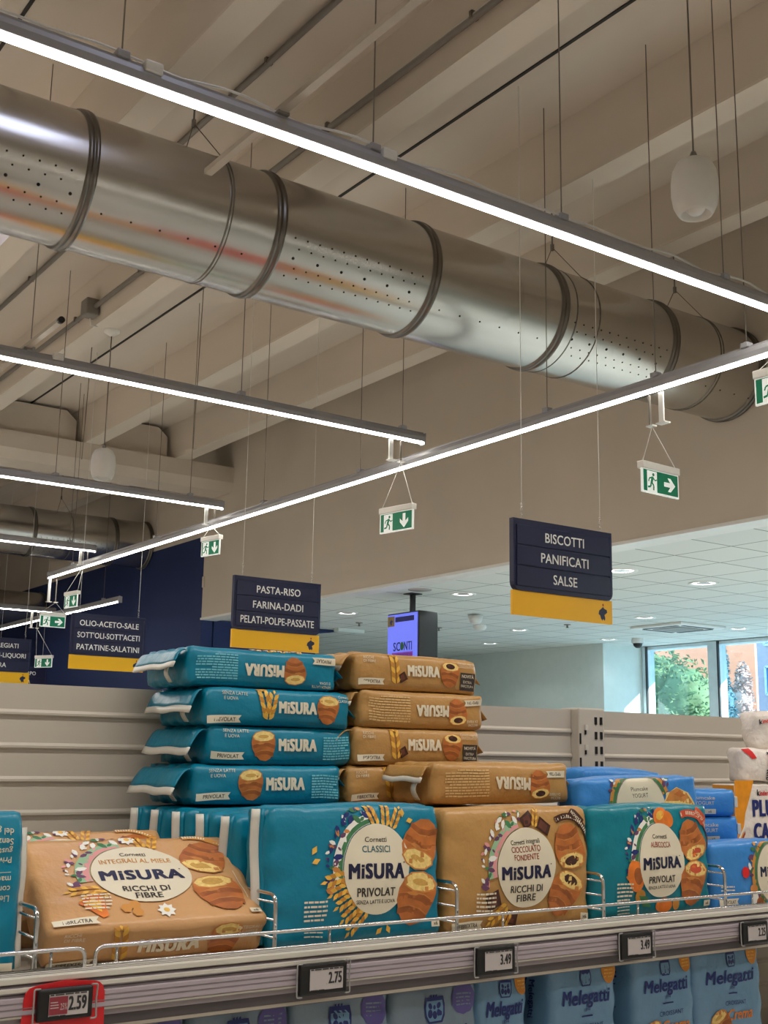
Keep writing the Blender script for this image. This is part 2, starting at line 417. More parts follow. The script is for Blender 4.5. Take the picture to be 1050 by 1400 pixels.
def tree(loc, label, h, blobs, m, n, s):
    t = thing('tree', loc, 0, label, 'tree')
    b = MB(); b.tube([(0, 0, 0), (.05, .03, h * .5), (0, .05, h * .8)], [.14, .10, .05], 'bark', 8); b.build('trunk', t)
    rd = random.Random(len(label)); f = MB()
    for (cx, cy, cz, rx, rz) in blobs:
        q = bmesh.new(); bmesh.ops.create_icosphere(q, subdivisions=3, radius=.8)
        for v in q.verts: v.co *= 1 + .28 * noise.noise(v.co * 2.6 + Vector((cx, cz, 0))); v.co = Vector((v.co.x * rx, v.co.y * rx, v.co.z * rz))
        f.add(q, m, Matrix.Translation((cx, cy, cz)), True); q.free()
        for _ in range(n):
            d = Vector((rd.gauss(0, 1), rd.gauss(0, 1), rd.gauss(0, 1))).normalized() * rd.uniform(.72, 1.12)
            p = Vector((cx + d.x * rx, cy + d.y * rx, cz + d.z * rz)); e = Matrix.Rotation(rd.uniform(0, 6.3), 3, Vector((rd.gauss(0, 1), rd.gauss(0, 1), rd.gauss(0, 1))).normalized())
            L = s * rd.uniform(.7, 1.3)
            f.face([p + e @ Vector(q_) for q_ in ((-L, 0, 0), (0, -L * .45, .02), (L, 0, 0), (0, L * .45, .02))], m)
    f.build('foliage', t, fixn=False)
    return t
tree((25, 21.9, 0), 'broad round green tree outside the left hall window', 5, [(0, .5, 3.3, 1.0, 1.25), (0, -.45, 3.0, .9, 1.2), (0, .2, 2.2, 1.2, 1.2), (-.2, -1.0, 2.0, .7, .9)], 'tree_leaf', 900, .075)
tree((23, 18.50, 0), 'slim dark conifer right of the window mullion outside', 4.4, [(0, 0, 3.6, .12, .6), (0, 0, 2.8, .24, .7), (0, -.05, 2.1, .36, .7), (0, -.1, 1.4, .5, .8)], 'tree_leaf_b', 400, .05)
tree((28, 21.86, 0), 'pale leafy tree in front of the salmon building wall', 5, [(0, 0, 3.7, .22, .55), (0, .08, 3.1, .36, .65), (0, .1, 2.4, .46, .7)], 'tree_leaf_p', 400, .07)
tree((21.5, 17.95, 0), 'low bright green shrub at the foot of the mullion outside', 2.2, [(0, 0, 1.8, .34, .5)], 'tree_leaf', 400, .05)

# ================================================================ DUCTS
def tube_x(mb, x0, x1, r, m, seg=72, n=10):
    mb.lathe([(r, x0 + (x1 - x0) * k / n) for k in range(n + 1)], m, seg=seg, axis='X')
def dots(mb, x0, x1, rows, r):
    """perforations: small dark discs lying on the tube; rows = (angle, pitch, radius)"""
    for a, pitch, rr, sh in rows:
        t = math.radians(a); n = Vector((0, math.cos(t), math.sin(t))); e = Vector((0, -math.sin(t), math.cos(t))); x = x0 + .1 + sh
        while x < x1 - .08:
            c = Vector((x, 0, 0)) + n * (r + .0015)
            mb.face([c + Vector((rr, 0, 0)) * math.cos(q) + e * rr * math.sin(q) for q in [PI * 2 * k / 8 for k in range(8)]], 'hole')
            x += pitch
def duct(loc, r, xs, rings, label, perf, seams=(), hang=(), hz=5.93, plain_end=True):
    t = thing('ventilation_duct', loc, 0, label, 'duct')
    for k in range(len(xs) - 1):
        b = MB(); tube_x(b, xs[k] - loc[0], xs[k + 1] - loc[0], r, 'galvanized')
        if perf: dots(b, xs[k] - loc[0], xs[k + 1] - loc[0], perf[k % 2], r)
        for s in seams:
            if xs[k] < s < xs[k + 1]: b.lathe([(r + .0005, s - .006 - loc[0]), (r + .004, s - loc[0]), (r + .0005, s + .006 - loc[0])], 'ring_steel', seg=72, axis='X')
        b.build('duct_section', t)
    for x in rings:
        b = MB(); x -= loc[0]
        b.lathe([(r, x - .034), (r + .012, x - .03), (r + .016, x - .012), (r + .006, x - .008), (r + .006, x + .004), (r + .016, x + .008), (r + .012, x + .028), (r, x + .032)], 'ring_steel', seg=72, axis='X'); b.build('joint_band', t)
    for x in hang:
        b = MB(); x -= loc[0]; q = r + .003
        b.tube([(x, 0, hz - loc[2]), (x, 0, r + .22)], .006, 'steel_wire', 6); b.box((x, 0, r + .22), (.02, .02, .05), 'grey_plastic'); b.box((x, 0, hz - loc[2] - .02), (.03, .03, .04), 'grey_plastic')
        loop = [(x, 0, r + .22)] + [(x + .10 * math.sin(math.radians(max(0, min(90, a - 40)))), q * math.sin(math.radians(a)), q * math.cos(math.radians(a))) for a in range(30, 331, 10)] + [(x, 0, r + .22)]
        b.tube(loop, .003, 'steel_wire', 5); b.build('hanger', t)
    return t
PF = [[(199, .085, .0055, 0), (208, .085, .0055, .04), (217, .17, .0095, .02), (226, .085, .0055, .05), (235, .085, .0055, .01)],
      [(226, .17, .006, 0)]]
duct((4.0, 5.97, 4.627), .375, [.3, 2.04, 3.19, 4.33, 5.45, 6.58, XF - .01], [2.04, 3.19, 4.33, 5.45, 6.58, XF - .045],
     'large shiny galvanized spiral duct running under the ceiling in the foreground', [PF[0], PF[1]], seams=(2.85, 5.56, 7.08), hang=(2.77, 5.68, 7.01))
duct((5.0, 17.4, 4.74), .365, [2.0, 3.6, 5.72, 7.0, XF - .01], [3.6, 5.72, 7.0, XF - .045], 'second galvanized duct in the background ending at the blue wall', [PF[0], PF[1]], seams=(6.3,), hang=(6.2,))
duct((5.0, 22.0, 4.11), .325, [1.0, 4.0, 6.0, XF - .01], [4.0, 6.0, XF - .045], 'dim distant duct behind the far line lights at left edge', None)

# ================================================================ CONDUITS, JUNCTION BOX, PENDANTS
def conduit(x, y0, y1, z, label):
    t = thing('conduit', (x, y0, z), 0, label, 'conduit')
    b = MB(); b.tube([(0, 0, 0), (0, y1 - y0, 0)], .022, 'grey_plastic', 8); b.build('pipe', t)
    y = .6
    while y < y1 - y0:
        c = MB(); c.box((0, y, .012), (.055, .03, .05), 'steel_wire', .006); c.build('clip', t); y += 1.5
conduit(3.33, 1.0, 14.4, FLZ - .03, 'grey conduit clipped to the ceiling slab above the duct, left one of two')
conduit(3.80, 1.0, 14.4, 5.60, 'grey conduit clipped along the side of a ceiling rib, carrying the junction box')
t = thing('junction_box', (3.80, 10.2, 5.60), 0, 'small grey junction box on the rib conduit above the distant white pendant', 'box')
b = MB(); b.box((-.02, 0, 0), (.13, .16, .16), 'grey_plastic', .012); b.build('body', t)
b = MB(); b.tube([(0, .04, -.08), (.02, .06, -.14), (.08, .08, -.13), (.2, .10, -.10)], .008, 'white_plastic', 6); b.build('cable', t)
def pendant(loc, top, label, rose):
    t = thing('pendant_speaker', loc, 0, label, 'speaker', 'white pendant speakers')
    b = MB(); R = .115
    b.lathe([(.004, .16), (.05, .155), (.085, .135), (.107, .09), (R, .03), (R, -.03), (.106, -.09), (.090, -.125), (.080, -.14), (.072, -.135), (.070, -.10), (.04, -.085), (.0, -.085)], 'white_plastic', seg=40); b.build('housing', t)
    b = MB(); b.lathe([(.0, -.135), (.03, -.132), (.045, -.115), (.05, -.09)], 'white_plastic', seg=28); b.build('cone', t)
    b = MB(); b.lathe([(.0, .20), (.012, .198), (.018, .18), (.018, .158)], 'grey_plastic', seg=16); b.build('cable_gland', t)
    b = MB(); b.tube([(0, 0, .19), (0, 0, top - loc[2])], .005, 'steel_wire', 6); b.build('cable', t)
    if rose:
        b = MB(); b.lathe([(.075, 0), (.075, -.02), (.03, -.05), (.006, -.06)], 'white_plastic', c=(0, 0, top - loc[2]), seg=24); b.build('ceiling_rose', t)
pendant((4.342, 3.55, 4.305), FLZ, 'large white egg-shaped pendant speaker hanging near the right edge of the ceiling', False)
pendant((4.045, 10.3, 4.148), RIBZ, 'distant white egg-shaped pendant speaker hanging before the concrete cross beam', True)

# ================================================================ LINE LIGHTS
def line_light(along, p0, p1, loc_other, z, label, wires, clips=(), cable=False, w=.062):
    """along 'X' or 'Y'; a profile with a lit diffuser below, hung on thin wires"""
    c = (p0 + p1) / 2; L = p1 - p0
    loc = (c, loc_other, z) if along == 'X' else (loc_other, c, z)
    t = thing('line_light', loc, 0 if along == 'X' else PI / 2, label, 'light', 'ceiling line lights')
    b = MB(); prof = [(-w / 2, -.012), (-w / 2, .02), (-w * .36, .045), (-w * .2, .05), (-w * .2, .062), (w * .2, .062), (w * .2, .05), (w * .36, .045), (w / 2, .02), (w / 2, -.012)]
    b.prism(prof, 'X', -L / 2, L / 2, 'led_housing'); b.build('housing', t)
    b = MB(); b.prism([(-w * .36, -.0122), (-w * .35, -.018), (-w * .22, -.024), (w * .22, -.024), (w * .35, -.018), (w * .36, -.0122)], 'X', -L / 2 + .012, L / 2 - .012, 'led'); b.build('diffuser', t)
    for s in (-1, 1):
        e = MB(); e.box((s * (L / 2 + .004), 0, .01), (.012, w * 1.02, .09), 'led_housing', .003); e.build('end_cap', t)
    sg = 1
    for x, zt in wires:
        q = x - c
        e = MB(); e.tube([(q, 0, .07), (q, 0, zt - z)], .0032, 'steel_wire', 6); e.box((q, 0, .072), (.05, w * .8, .03), 'led_housing', .004); e.build('suspension_wire', t)
    for x in clips:
        e = MB(); e.box((x - c, 0, .055), (.07, w * 1.15, .045), 'white_plastic', .005); e.build('clip', t)
    if cable:
        rd = random.Random(3); pts = []
        for k in range(60):
            x = -L / 2 + L * k / 59; pts.append((x, .012 * math.sin(k * .9), .07 + .018 * abs(math.sin(k * .55))))
        e = MB(); e.tube(pts, .005, 'white_plastic', 6); e.build('power_cable', t)
    return t
line_light('X', .2, 5.30, 3.72, 3.93, 'long bright line light crossing the whole picture in front of the shiny duct', [(1.43, FLZ), (2.535, RIBZ), (3.60, FLZ), (4.75, FLZ)], (1.545, 2.60), True)
line_light('X', .2, 5.28, 7.0, 3.90, 'line light below the duct, ending just above the long slanting one', [(2.23, FLZ), (3.71, FLZ), (5.09, FLZ)], (2.4,))
line_light('X', .8, 5.26, 10.22, 3.90, 'third line light from the front, ending above the exit sign with the down arrow', [(3.573, FLZ), (4.909, FLZ)])
line_light('X', 1.5, 5.27, 13.5, 3.90, 'fourth short line light at the left edge below the second duct', [(3.6, FLZ), (4.95, FLZ)])
line_light('X', 2.5, 6.62, 18.5, 3.70, 'farthest line light at the left edge level with the small exit signs', [(5.4, FLZ)])
line_light('Y', 3.2, 14.67, 5.15, 3.695, 'long line light slanting from the centre left up to the right edge', [(3.9, FLZ), (4.55, FLZ), (5.48, FLZ), (7.65, FLZ), (9.2, FLZ), (11.5, FLZ), (13.9, FLZ)])
line_light('Y', 15.6, 21.5, 6.5, 3.60, 'far slanting line light ending in front of the blue wall', [(16.2, FLZ)])
def hanger_bracket(loc, h, label, rz=0):
    t = thing('light_bracket', loc, rz, label, 'bracket', 'white brackets under the line lights')
    b = MB(); b.box((-.045, 0, -h / 2), (.036, .012, h), 'white_paint', .002); b.box((-.045, -.01, -h + .004), (.07, .05, .008), 'white_paint'); b.build('front_strap', t)
    b = MB(); b.box((.045, 0, -h / 2), (.012, .012, h), 'grey_plastic', .002); b.box((.045, -.01, -h + .004), (.05, .04, .008), 'white_paint'); b.build('rear_strap', t)
hanger_bracket((5.03, 7.0, 3.862), .165, 'white bracket joining the second line light to the long slanting one')
hanger_bracket((5.135, 10.22, 3.862), .165, 'white bracket joining the third line light to the long slanting one')
hanger_bracket((5.14, 13.5, 3.862), .165, 'white bracket under the end of the fourth line light')
hanger_bracket((5.15, 4.56, 3.655), .19, 'white bracket hanging under the slanting light above the right arrow exit sign', PI / 2)
hanger_bracket((5.16, 14.55, 3.655), .30, 'white bracket at the far end of the long slanting light')
hanger_bracket((6.30, 18.5, 3.662), .25, 'white bracket under the farthest line light beside the small exit sign')
def cross_bar(loc, L, label, black_end):
    t = thing('cable_channel', loc, 0, label, 'channel', 'slim white channels across the line lights')
    b = MB(); b.prism([(-.018, 0), (.018, 0), (.018, .024), (.014, .024), (.014, .004), (-.014, .004), (-.014, .024), (-.018, .024)], 'Y', -L / 2, L / 2, 'channel_grey'); b.build('channel', t)
    b = MB(); b.box((0, 0, -.004), (.05, .05, .012), 'grey_plastic'); o = b.build('clamp', t); o.location.y = 3.72 - loc[1] if loc[1] < 5 else 7.0 - loc[1]
    if black_end:
        b = MB(); b.tube([(0, -L / 2 - .012, .012), (0, -L / 2 + .02, .012)], .020, 'black', 14); b.build('end_plug', t)
cross_bar((2.095, 3.42, 4.005), 1.85, 'slim white channel crossing over the long front light', False)
cross_bar((2.21, 7.10, 3.975), 1.36, 'slim white channel with a black end crossing the second light at left', True)
for x, y, zt, zb, lab in ((2.55, 9.0, FLZ, 4.02, 'thin loose wire hanging from the slab left of the junction box'), (4.55, 9.4, FLZ, 4.2, 'thin slanting wire hanging from the slab right of the junction box'), (4.35, 11.6, FLZ, 4.5, 'thin wire hanging from the ceiling in front of the closing panels')):
    t = thing('hanging_wire', (x, y, zt), 0, lab, 'wire'); b = MB(); b.tube([(0, 0, 0), (-.03, 0, zb - zt)], .004, 'steel_wire', 6); b.build('wire', t); b = MB(); b.box((0, 0, -.02), (.03, .03, .04), 'grey_plastic'); b.build('anchor', t)

# ================================================================ SIGNS
def emblem(a, cx, cy, s, m='navy'):
    a.ell(cx + .02 * s, cy + .42 * s, .06 * s, .08 * s, 'lamp_red', n=10)
    a.poly([(cx + s * x, cy + s * y) for x, y in ((-.28, .10), (-.10, .22), (.02, .32), (.10, .22), (.30, .16), (.34, .02), (.22, -.06), (.12, -.14), (.18, -.30), (.14, -.46), (.02, -.36), (-.06, -.46), (-.16, -.34), (-.22, -.18), (-.34, -.10))], m)
def aisle_sign(x0, x1, y, lines, label, band=True, zt=2.986, zb=2.39, wt=5.93):
    W = x1 - x0; H = zt - zb
    t = thing('aisle_sign', ((x0 + x1) / 2, y, zb), 0, label, 'sign', 'hanging aisle signs')
    yb = .15
    b = MB(); b.box((0, 0, yb / 2 + .001), (W, .020, yb), 'yellow'); a = Art()
    if band: emblem(a, W * .40, yb * .48, .115)
    flat(b, a, (0, -.010, 0), (1, 0, 0), (0, 0, 1)); b.build('yellow_band', t)
    b = MB(); r = .05; x = W / 2
    pts = [(-x, H), (-x, yb + r)] + [(-x + r - r * math.cos(q), yb + r - r * math.sin(q)) for q in (.4, .8, 1.2)] + [(-x + r, yb), (x - r, yb)] + [(x - r + r * math.sin(q), yb + r - r * math.cos(q)) for q in (.4, .8, 1.2)] + [(x, yb + r), (x, H)]
    b.prism(pts, 'Y', -.018, .018, 'navy'); b.build('panel', t)
    n = len(lines); hs = (H - yb - .06) / 3
    for k, s in enumerate(lines):
        z = H - .035 - hs * (k + .5); b = MB(); b.box((0, -.021, z), (W - .05, .008, hs - .008), 'navy', .002)
        a = Art(); a.text(s, 0, 0, .060, 'sign_white', bold=.012); Wt = text_tris(s, .012, 0); wid = (Wt[3] - Wt[2]) * .060 / .7 * .92
        a = Art(); a.text(s, 0, 0, .060, 'sign_white', w=min(wid, W * .84), bold=.012)
        flat(b, a, (0, -.025, z), (1, 0, 0), (0, 0, 1)); b.build('name_plate', t)
    b = MB(); b.box((W / 2 - .022, -.021, (H + yb) / 2), (.005, .010, H - yb - .06), 'navy_edge'); b.build('plate_rail', t)
    for s in (-1, 1):
        b = MB(); xx = s * W * .40
        b.tube([(xx, 0, H + .10), (xx, 0, wt - zb)], .0022, 'sign_white', 5)
        for q in range(4): b.tube([(xx + .006 * math.cos(v), .006 * math.sin(v) * (q % 2), H + .012 + q * .026 + .014 * math.sin(v)) for v in [k * PI / 4 for k in range(9)]], .0016, 'chrome', 4, False)
        b.build('suspension_wire', t)
    return t
aisle_sign(4.745, 5.595, 5.38, ['BISCOTTI', 'PANIFICATI', 'SALSE'], 'large navy and yellow hanging aisle sign lettered BISCOTTI, PANIFICATI, SALSE')
aisle_sign(4.595, 5.44, 8.67, ['PASTA-RISO', 'FARINA-DADI', 'PELATI-POLPE-PASSATE'], 'navy and yellow hanging aisle sign lettered PASTA-RISO above the teal pack stack')
aisle_sign(4.59, 5.44, 12.3, ['OLIO-ACETO-SALE', "SOTT'OLI-SOTT'ACETI", 'PATATINE-SALATINI'], 'navy and yellow hanging aisle sign lettered OLIO-ACETO-SALE left of the teal stack')
aisle_sign(4.50, 5.36, 15.8, ['VINI PREGIATI', 'SPUMANTI-LIQUORI', 'BIRRA'], 'navy and yellow aisle sign ending in PREGIATI, cut by the left edge')
aisle_sign(6.05, 6.95, 19.6, ['CURA CORPO', 'PERSONA', ''], 'dark distant aisle sign half hidden behind the sign ending in PREGIATI', zt=2.88, zb=2.25)

def arrow(a, cx, cy, s, d, m):
    P = [(-.5, .13), (0, .13), (-.02, .46), (.16, .46), (.52, 0), (.16, -.46), (-.02, -.46), (0, -.13), (-.5, -.13)]
    P = [(-.45, .12), (.05, .12), (-.15, .36), (.08, .36), (.45, 0), (.08, -.36), (-.15, -.36), (.05, -.12), (-.45, -.12)]
    c, e = {'R': (1, 0), 'D': (0, -1)}[d]
    a.poly([(cx + s * (x * c - y * e), cy + s * (x * e + y * c)) for x, y in P], m)
def runner(a, cx, cy, s):
    W, G = 'exit_white', 'exit_green'
    a.rect(cx - .36 * s, cy - .5 * s, cx + .36 * s, cy + .5 * s, W)
    a.ell(cx + .10 * s, cy + .34 * s, .085 * s, .085 * s, G, n=12)
    def limb(pts, w):
        for p, q in zip(pts[:-1], pts[1:]):
            dx, dy = q[0] - p[0], q[1] - p[1]; L = math.hypot(dx, dy); nx, ny = -dy / L * w / 2, dx / L * w / 2
            a.poly([(cx + s * (p[0] + nx), cy + s * (p[1] + ny)), (cx + s * (p[0] - nx), cy + s * (p[1] - ny)), (cx + s * (q[0] - nx), cy + s * (q[1] - ny)), (cx + s * (q[0] + nx), cy + s * (q[1] + ny))], G)
    limb([(.06, .24), (-.04, -.04)], .16); limb([(-.04, -.02), (.12, -.20), (.10, -.42)], .10); limb([(-.06, -.02), (-.12, -.26), (-.32, -.30)], .10)
    limb([(.06, .20), (.22, .06), (.34, .12)], .07); limb([(.02, .20), (-.20, .14), (-.26, -.02)], .07)
def exit_sign(loc, yaw, d, label, wire_to, W=.34, side=-1):
    """loc = top centre"""
    t = thing('exit_sign', loc, math.radians(yaw), label, 'exit sign', 'green emergency exit signs')
    H = .19
    b = MB(); b.box((0, .005, -.022), (W + .004, .05, .044), 'white_plastic', .005); b.build('lamp_housing', t)
    b = MB(); b.box((0, 0, -.044 - (H - .044) / 2), (W, .014, H - .044), 'exit_white', .002); h = (H - .044); a = Art()
    a.rect(-W / 2 + .010, -h / 2 + .010, W / 2 - .010, h / 2 - .006, 'exit_green'); runner(a, -W * .24, 0, h * .86); arrow(a, W * .24, 0, h * .80, d, 'exit_white')
    flat(b, a, (0, -.007, -.044 - h / 2), (1, 0, 0), (0, 0, 1)); b.build('sign_plate', t)
    R = Matrix.Rotation(-math.radians(yaw), 3, 'Z')
    for s in (-1, 1):
        q = R @ (Vector(wire_to) - Vector(loc)); b = MB(); b.tube([(s * W * .46, 0, -.005), q], .0022, 'sign_white', 5); b.build('hanging_wire', t)
    return t
exit_sign((5.36, 4.73, 3.29), 3, 'R', 'green running man exit sign with right arrow below the end of the shiny duct', (5.16, 4.6, 3.465))
exit_sign((4.955, 6.87, 3.327), -81, 'D', 'green exit sign with down arrow hanging left of the BISCOTTI sign', (5.08, 7.0, 3.70))
exit_sign((5.04, 3.59, 3.56), -88, 'R', 'green exit sign cut off by the right edge of the picture', (5.10, 3.65, 3.66), W=.36)
exit_sign((5.09, 10.09, 3.571), -79, 'D', 'green exit sign with down arrow in front of the upper edge of the blue wall', (5.15, 10.22, 3.70), W=.28)
exit_sign((4.966, 13.36, 3.357), -82, 'D', 'small green exit sign with down arrow left of the far slanting light', (5.14, 13.5, 3.70), W=.30)
exit_sign((5.31, 14.9, 3.27), 1, 'R', 'small green exit sign with right arrow above the PREGIATI sign', (5.205, 14.54, 3.357))
exit_sign((6.46, 18.4, 2.99), -60, 'D', 'tiny pale exit sign seen almost edge-on beside the top of the PREGIATI sign', (6.345, 18.49, 3.414), W=.34)
exit_sign((4.10, 13.9, 3.55), -75, 'D', 'sliver of a pale exit sign at the left edge of the picture', (4.12, 13.5, 3.86), W=.34)

# hanging screen
t = thing('hanging_screen', (8.15, 11.15, 2.55), 0, 'black framed advertising screen on a ceiling pole reading SCONTI', 'screen')
b = MB(); b.box((.14, 0, .32), (.28, .62, .62), 'black', .012); b.build('case', t)
b = MB(); b.box((-.004, 0, .32), (.006, .58, .585), 'screen'); a = Art()
a.rect(-.29, .155, -.155, .275, 'screen_gold'); emblem(a, -.222, .21, .09, 'screen_navy'); a.rect(-.14, .20, .23, .26, 'screen_navy')
a.text('SC', -.105, -.085, .10, 'screen_navy', bold=.02, w=.135); a.ell(-.002, -.085, .036, .05, 'leaf'); a.text('NTI', .115, -.085, .10, 'screen_navy', bold=.02, w=.15); a.rect(-.20, -.225, .21, -.155, 'screen_purple'); a.text('DI FERRAGOSTO', .005, -.19, .035, 'screen_navy', w=.37, bold=.02)
flat(b, a, (-.007, 0, .32), (0, -1, 0), (0, 0, 1)); b.build('display', t)
b = MB(); b.box((.14, 0, .745), (.05, .05, .27), 'black'); b.box((.14, 0, .855), (.16, .16, .01), 'black'); b.build('ceiling_pole', t)

# recessed lamps and small fittings of the lower ceiling
k = 0
for (x, y, r, lab) in ((8.796, 13.30, .12, 'round recessed downlight left of the hanging screen'), (8.735, 10.76, .12, 'round recessed downlight right of the hanging screen pole'), (8.803, 8.305, .13, 'large round recessed downlight just right of the BISCOTTI sign'), (10.09, 8.337, .13, 'large round recessed downlight on the plain tiles at right'),
                       (11.897, 13.319, .11, 'small distant downlight near the white hall wall, left of the yellow sign edge'), (12.032, 10.948, .11, 'small lit downlight left of the square air cassette'), (14.011, 10.975, .11, 'small lit downlight above the left hall window'), (13.884, 13.419, .11, 'small lit downlight next to the dome camera'), (13.0, 15.3, .11, 'farthest small downlight above the white hall wall')):
    t = thing('downlight', (x, y, 3.41), 0, lab, 'downlight', 'recessed lamps of the lower ceiling')
    b = MB(); b.lathe([(r + .035, 0), (r + .03, -.012), (r, -.010), (r - .01, 0)], 'white_paint', seg=32); b.build('trim_ring', t)
    b = MB(); b.lathe([(r - .012, -.003), (r * .72, -.004), (r * .68, -.004)], 'downlight', seg=32); b.lathe([(r * .68, -.0045), (.001, -.0045)], 'lcd', seg=24); b.build('lens', t)
    l = bpy.data.lights.new('downlight_lamp', 'SPOT'); l.energy = 52 if x < 11 else 8; l.spot_size = 2.4; l.shadow_soft_size = .08; l.color = (.9, .98, 1); lo = bpy.data.objects.new('downlight_lamp', l); COL.objects.link(lo); lo.parent = t; lo.location = (0, 0, -.03)
t = thing('ceiling_speaker', (8.131, 10.80, 3.41), 0, 'flat grey round ceiling grille just above the hanging screen', 'speaker'); b = MB(); b.lathe([(.14, 0), (.135, -.008), (.001, -.008)], 'lcd', seg=32); b.build('grille', t)
t = thing('spotlight', (10.159, 12.25, 3.41), 0, 'white cone-shaped spotlight under the tiled ceiling right of the screen', 'spotlight')
b = MB(); b.lathe([(.03, 0), (.03, -.015), (.10, -.02), (.08, -.10), (.055, -.125), (.0, -.125)], 'white_paint', seg=28); b.build('housing', t)
t = thing('smoke_detector', (11.08, 13.26, 3.41), 0, 'small white smoke detector below the cone-shaped spotlight', 'detector'); b = MB(); b.lathe([(.10, 0), (.10, -.03), (.07, -.07), (.0, -.08)], 'white_paint', seg=24); b.build('body', t)
for x, y, lab in ((9.9, 13.55, 'tiny sprinkler dot on the tiles left of the screen top'), (9.6, 14.2, 'tiny sprinkler dot on the tiles lowest left of the screen'), (10.836, 13.916, 'tiny sprinkler dot on the tiles right of the screen edge'), (11.9, 12.3, 'tiny sprinkler dot below the yellow band of the BISCOTTI sign')):
    t = thing('sprinkler', (x, y, 3.41), 0, lab, 'sprinkler'); b = MB(); b.lathe([(.05, 0), (.05, -.008), (.015, -.012), (.012, -.045), (.03, -.05), (.0, -.052)], 'grey_plastic', seg=14); b.build('head', t)
t = thing('air_cassette', (13.2, 11.4, 3.41), 0, 'square white air conditioning cassette in the lower ceiling above the windows', 'air conditioner')
b = MB(); b.box((0, 0, -.02), (.95, .95, .04), 'white_paint', .012); b.build('panel', t); b = MB(); b.box((0, 0, -.043), (.5, .5, .012), 'grey_plastic', .004); b.build('grille', t)
for s in (-1, 1):
    b = MB(); b.box((0, s * .36, -.042), (.62, .06, .008), 'dark_grey'); b.build('slot', t); b = MB(); b.box((s * .36, 0, -.042), (.06, .62, .008), 'dark_grey'); b.build('slot', t)
t = thing('dome_camera', (14.1, 13.0, 3.41), 0, 'white dome security camera on the ceiling beside the left hall window', 'camera')
b = MB(); b.lathe([(.09, 0), (.10, -.05), (.09, -.08)], 'white_paint', seg=24); b.build('base', t); b = MB(); b.lathe([(.075, -.08), (.065, -.12), (.03, -.15), (.0, -.155)], 'black', seg=24); b.build('dome', t)

# ================================================================ THE SHELVING UNIT
GX0, GX1 = -.70, 3.4
gon = thing('shelving_unit', (1.3, 1.45, 0), 0, 'long beige metal shelving unit with slatted back panels and a lilac grey price rail', 'shelf')
def gb(mb, name, parent=gon):
    o = mb.build(name); o.parent = parent; o.location = -parent.location if parent is gon else (0, 0, 0)
    return o
ZT = 1.639; PY = 1.66
def back_panel(x0, x1):
    b = MB(); prof = [(PY + .02, .12), (PY + .02, ZT), (PY, ZT)]; z = ZT; p = .0455
    while z > .2:
        prof += [(PY + .001, z - p + .010), (PY - .002, z - p + .006), (PY - .002, z - p + .003), (PY + .002, z - p)]; z -= p
    prof.append((PY, .12)); b.prism(prof, 'X', x0, x1, 'shelf_paint'); gb(b, 'back_panel')
back_panel(.32, 1.612); back_panel(1.682, 3.0); back_panel(GX0, .25)
for x in (1.647, .285):
    b = MB(); b.box((x, PY + .005, .83), (.068, .05, 1.625), 'shelf_paint', .003)
    z = ZT - .02
    while z > 1.3:
        for dx in (.010, .024): b.box((x + dx, PY - .0205, z), (.006, .002, .014), 'hole')
        z -= .0275
    for zz in (1.602, 1.565): b.box((x - .018, PY - .0205, zz), (.004, .002, .018), 'hole'); b.box((x - .017, PY - .022, zz + .004), (.007, .004, .010), 'rail_white')
    for zz in (1.585, 1.54): b.box((x - .031, PY - .0205, zz), (.003, .002, .02), 'hole')
    gb(b, 'upright')
b = MB(); b.box(((GX0 + GX1) / 2, 1.43, 1.309), (GX1 - GX0, .44, .026), 'shelf_paint', .002); gb(b, 'shelf_board')
b = MB(); b.prism([(1.198, 1.332), (1.198, 1.326), (1.188, 1.322), (1.188, 1.3185), (1.192, 1.3175), (1.186, 1.314), (1.183, 1.300), (1.186, 1.297), (1.191, 1.296), (1.191, 1.290), (1.205, 1.288), (1.205, 1.332)], 'X', GX0, GX1, 'rail_pvc')
rl = gb(b, 'price_rail')
def sub(mb, name):
    o = mb.build(name); o.parent = rl; return o
b = MB(); b.box(((GX0 + GX1) / 2, 1.2105, 1.3295), (GX1 - GX0, .040, .006), 'rail_white', .001); b.box(((GX0 + GX1) / 2, 1.1880, 1.3215), (GX1 - GX0, .003, .0035), 'rail_white'); sub(b, 'top_strip')
b = MB()
for y in (1.2, 1.208, 1.217): b.box(((GX0 + GX1) / 2, y, 1.3326), (GX1 - GX0, .0016, .0006), 'flute')
for z in (1.3105, 1.3055): b.box(((GX0 + GX1) / 2, 1.1846 - (z - 1.3055) * -.2, z), (GX1 - GX0, .002, .0008), 'flute')
sub(b, 'fluting')
b = MB(); b.box(((GX0 + GX1) / 2, 1.1925, 1.3172), (GX1 - GX0, .004, .0018), 'rail_groove'); b.box(((GX0 + GX1) / 2, 1.1855, 1.2975), (GX1 - GX0, .003, .0018), 'rail_white'); sub(b, 'groove')
b = MB(); b.box(((GX0 + GX1) / 2, 1.215, 1.281), (GX1 - GX0, .025, .016), 'rail_groove', .002); b.box(((GX0 + GX1) / 2, 1.208, 1.276), (GX1 - GX0, .012, .004), 'shelf_paint', .001); gb(b, 'board_lip')
LZ = 1.02
b = MB(); b.box(((GX0 + GX1) / 2, 1.43, LZ - .013), (GX1 - GX0, .44, .026), 'shelf_paint', .002); gb(b, 'shelf_board')
b = MB(); b.box(((GX0 + GX1) / 2, 1.46, .08), (GX1 - GX0, .40, .16), 'shelf_dark'); b.box(((GX0 + GX1) / 2, PY + .1, .06), (GX1 - GX0, .1, .12), 'shelf_dark'); gb(b, 'plinth')

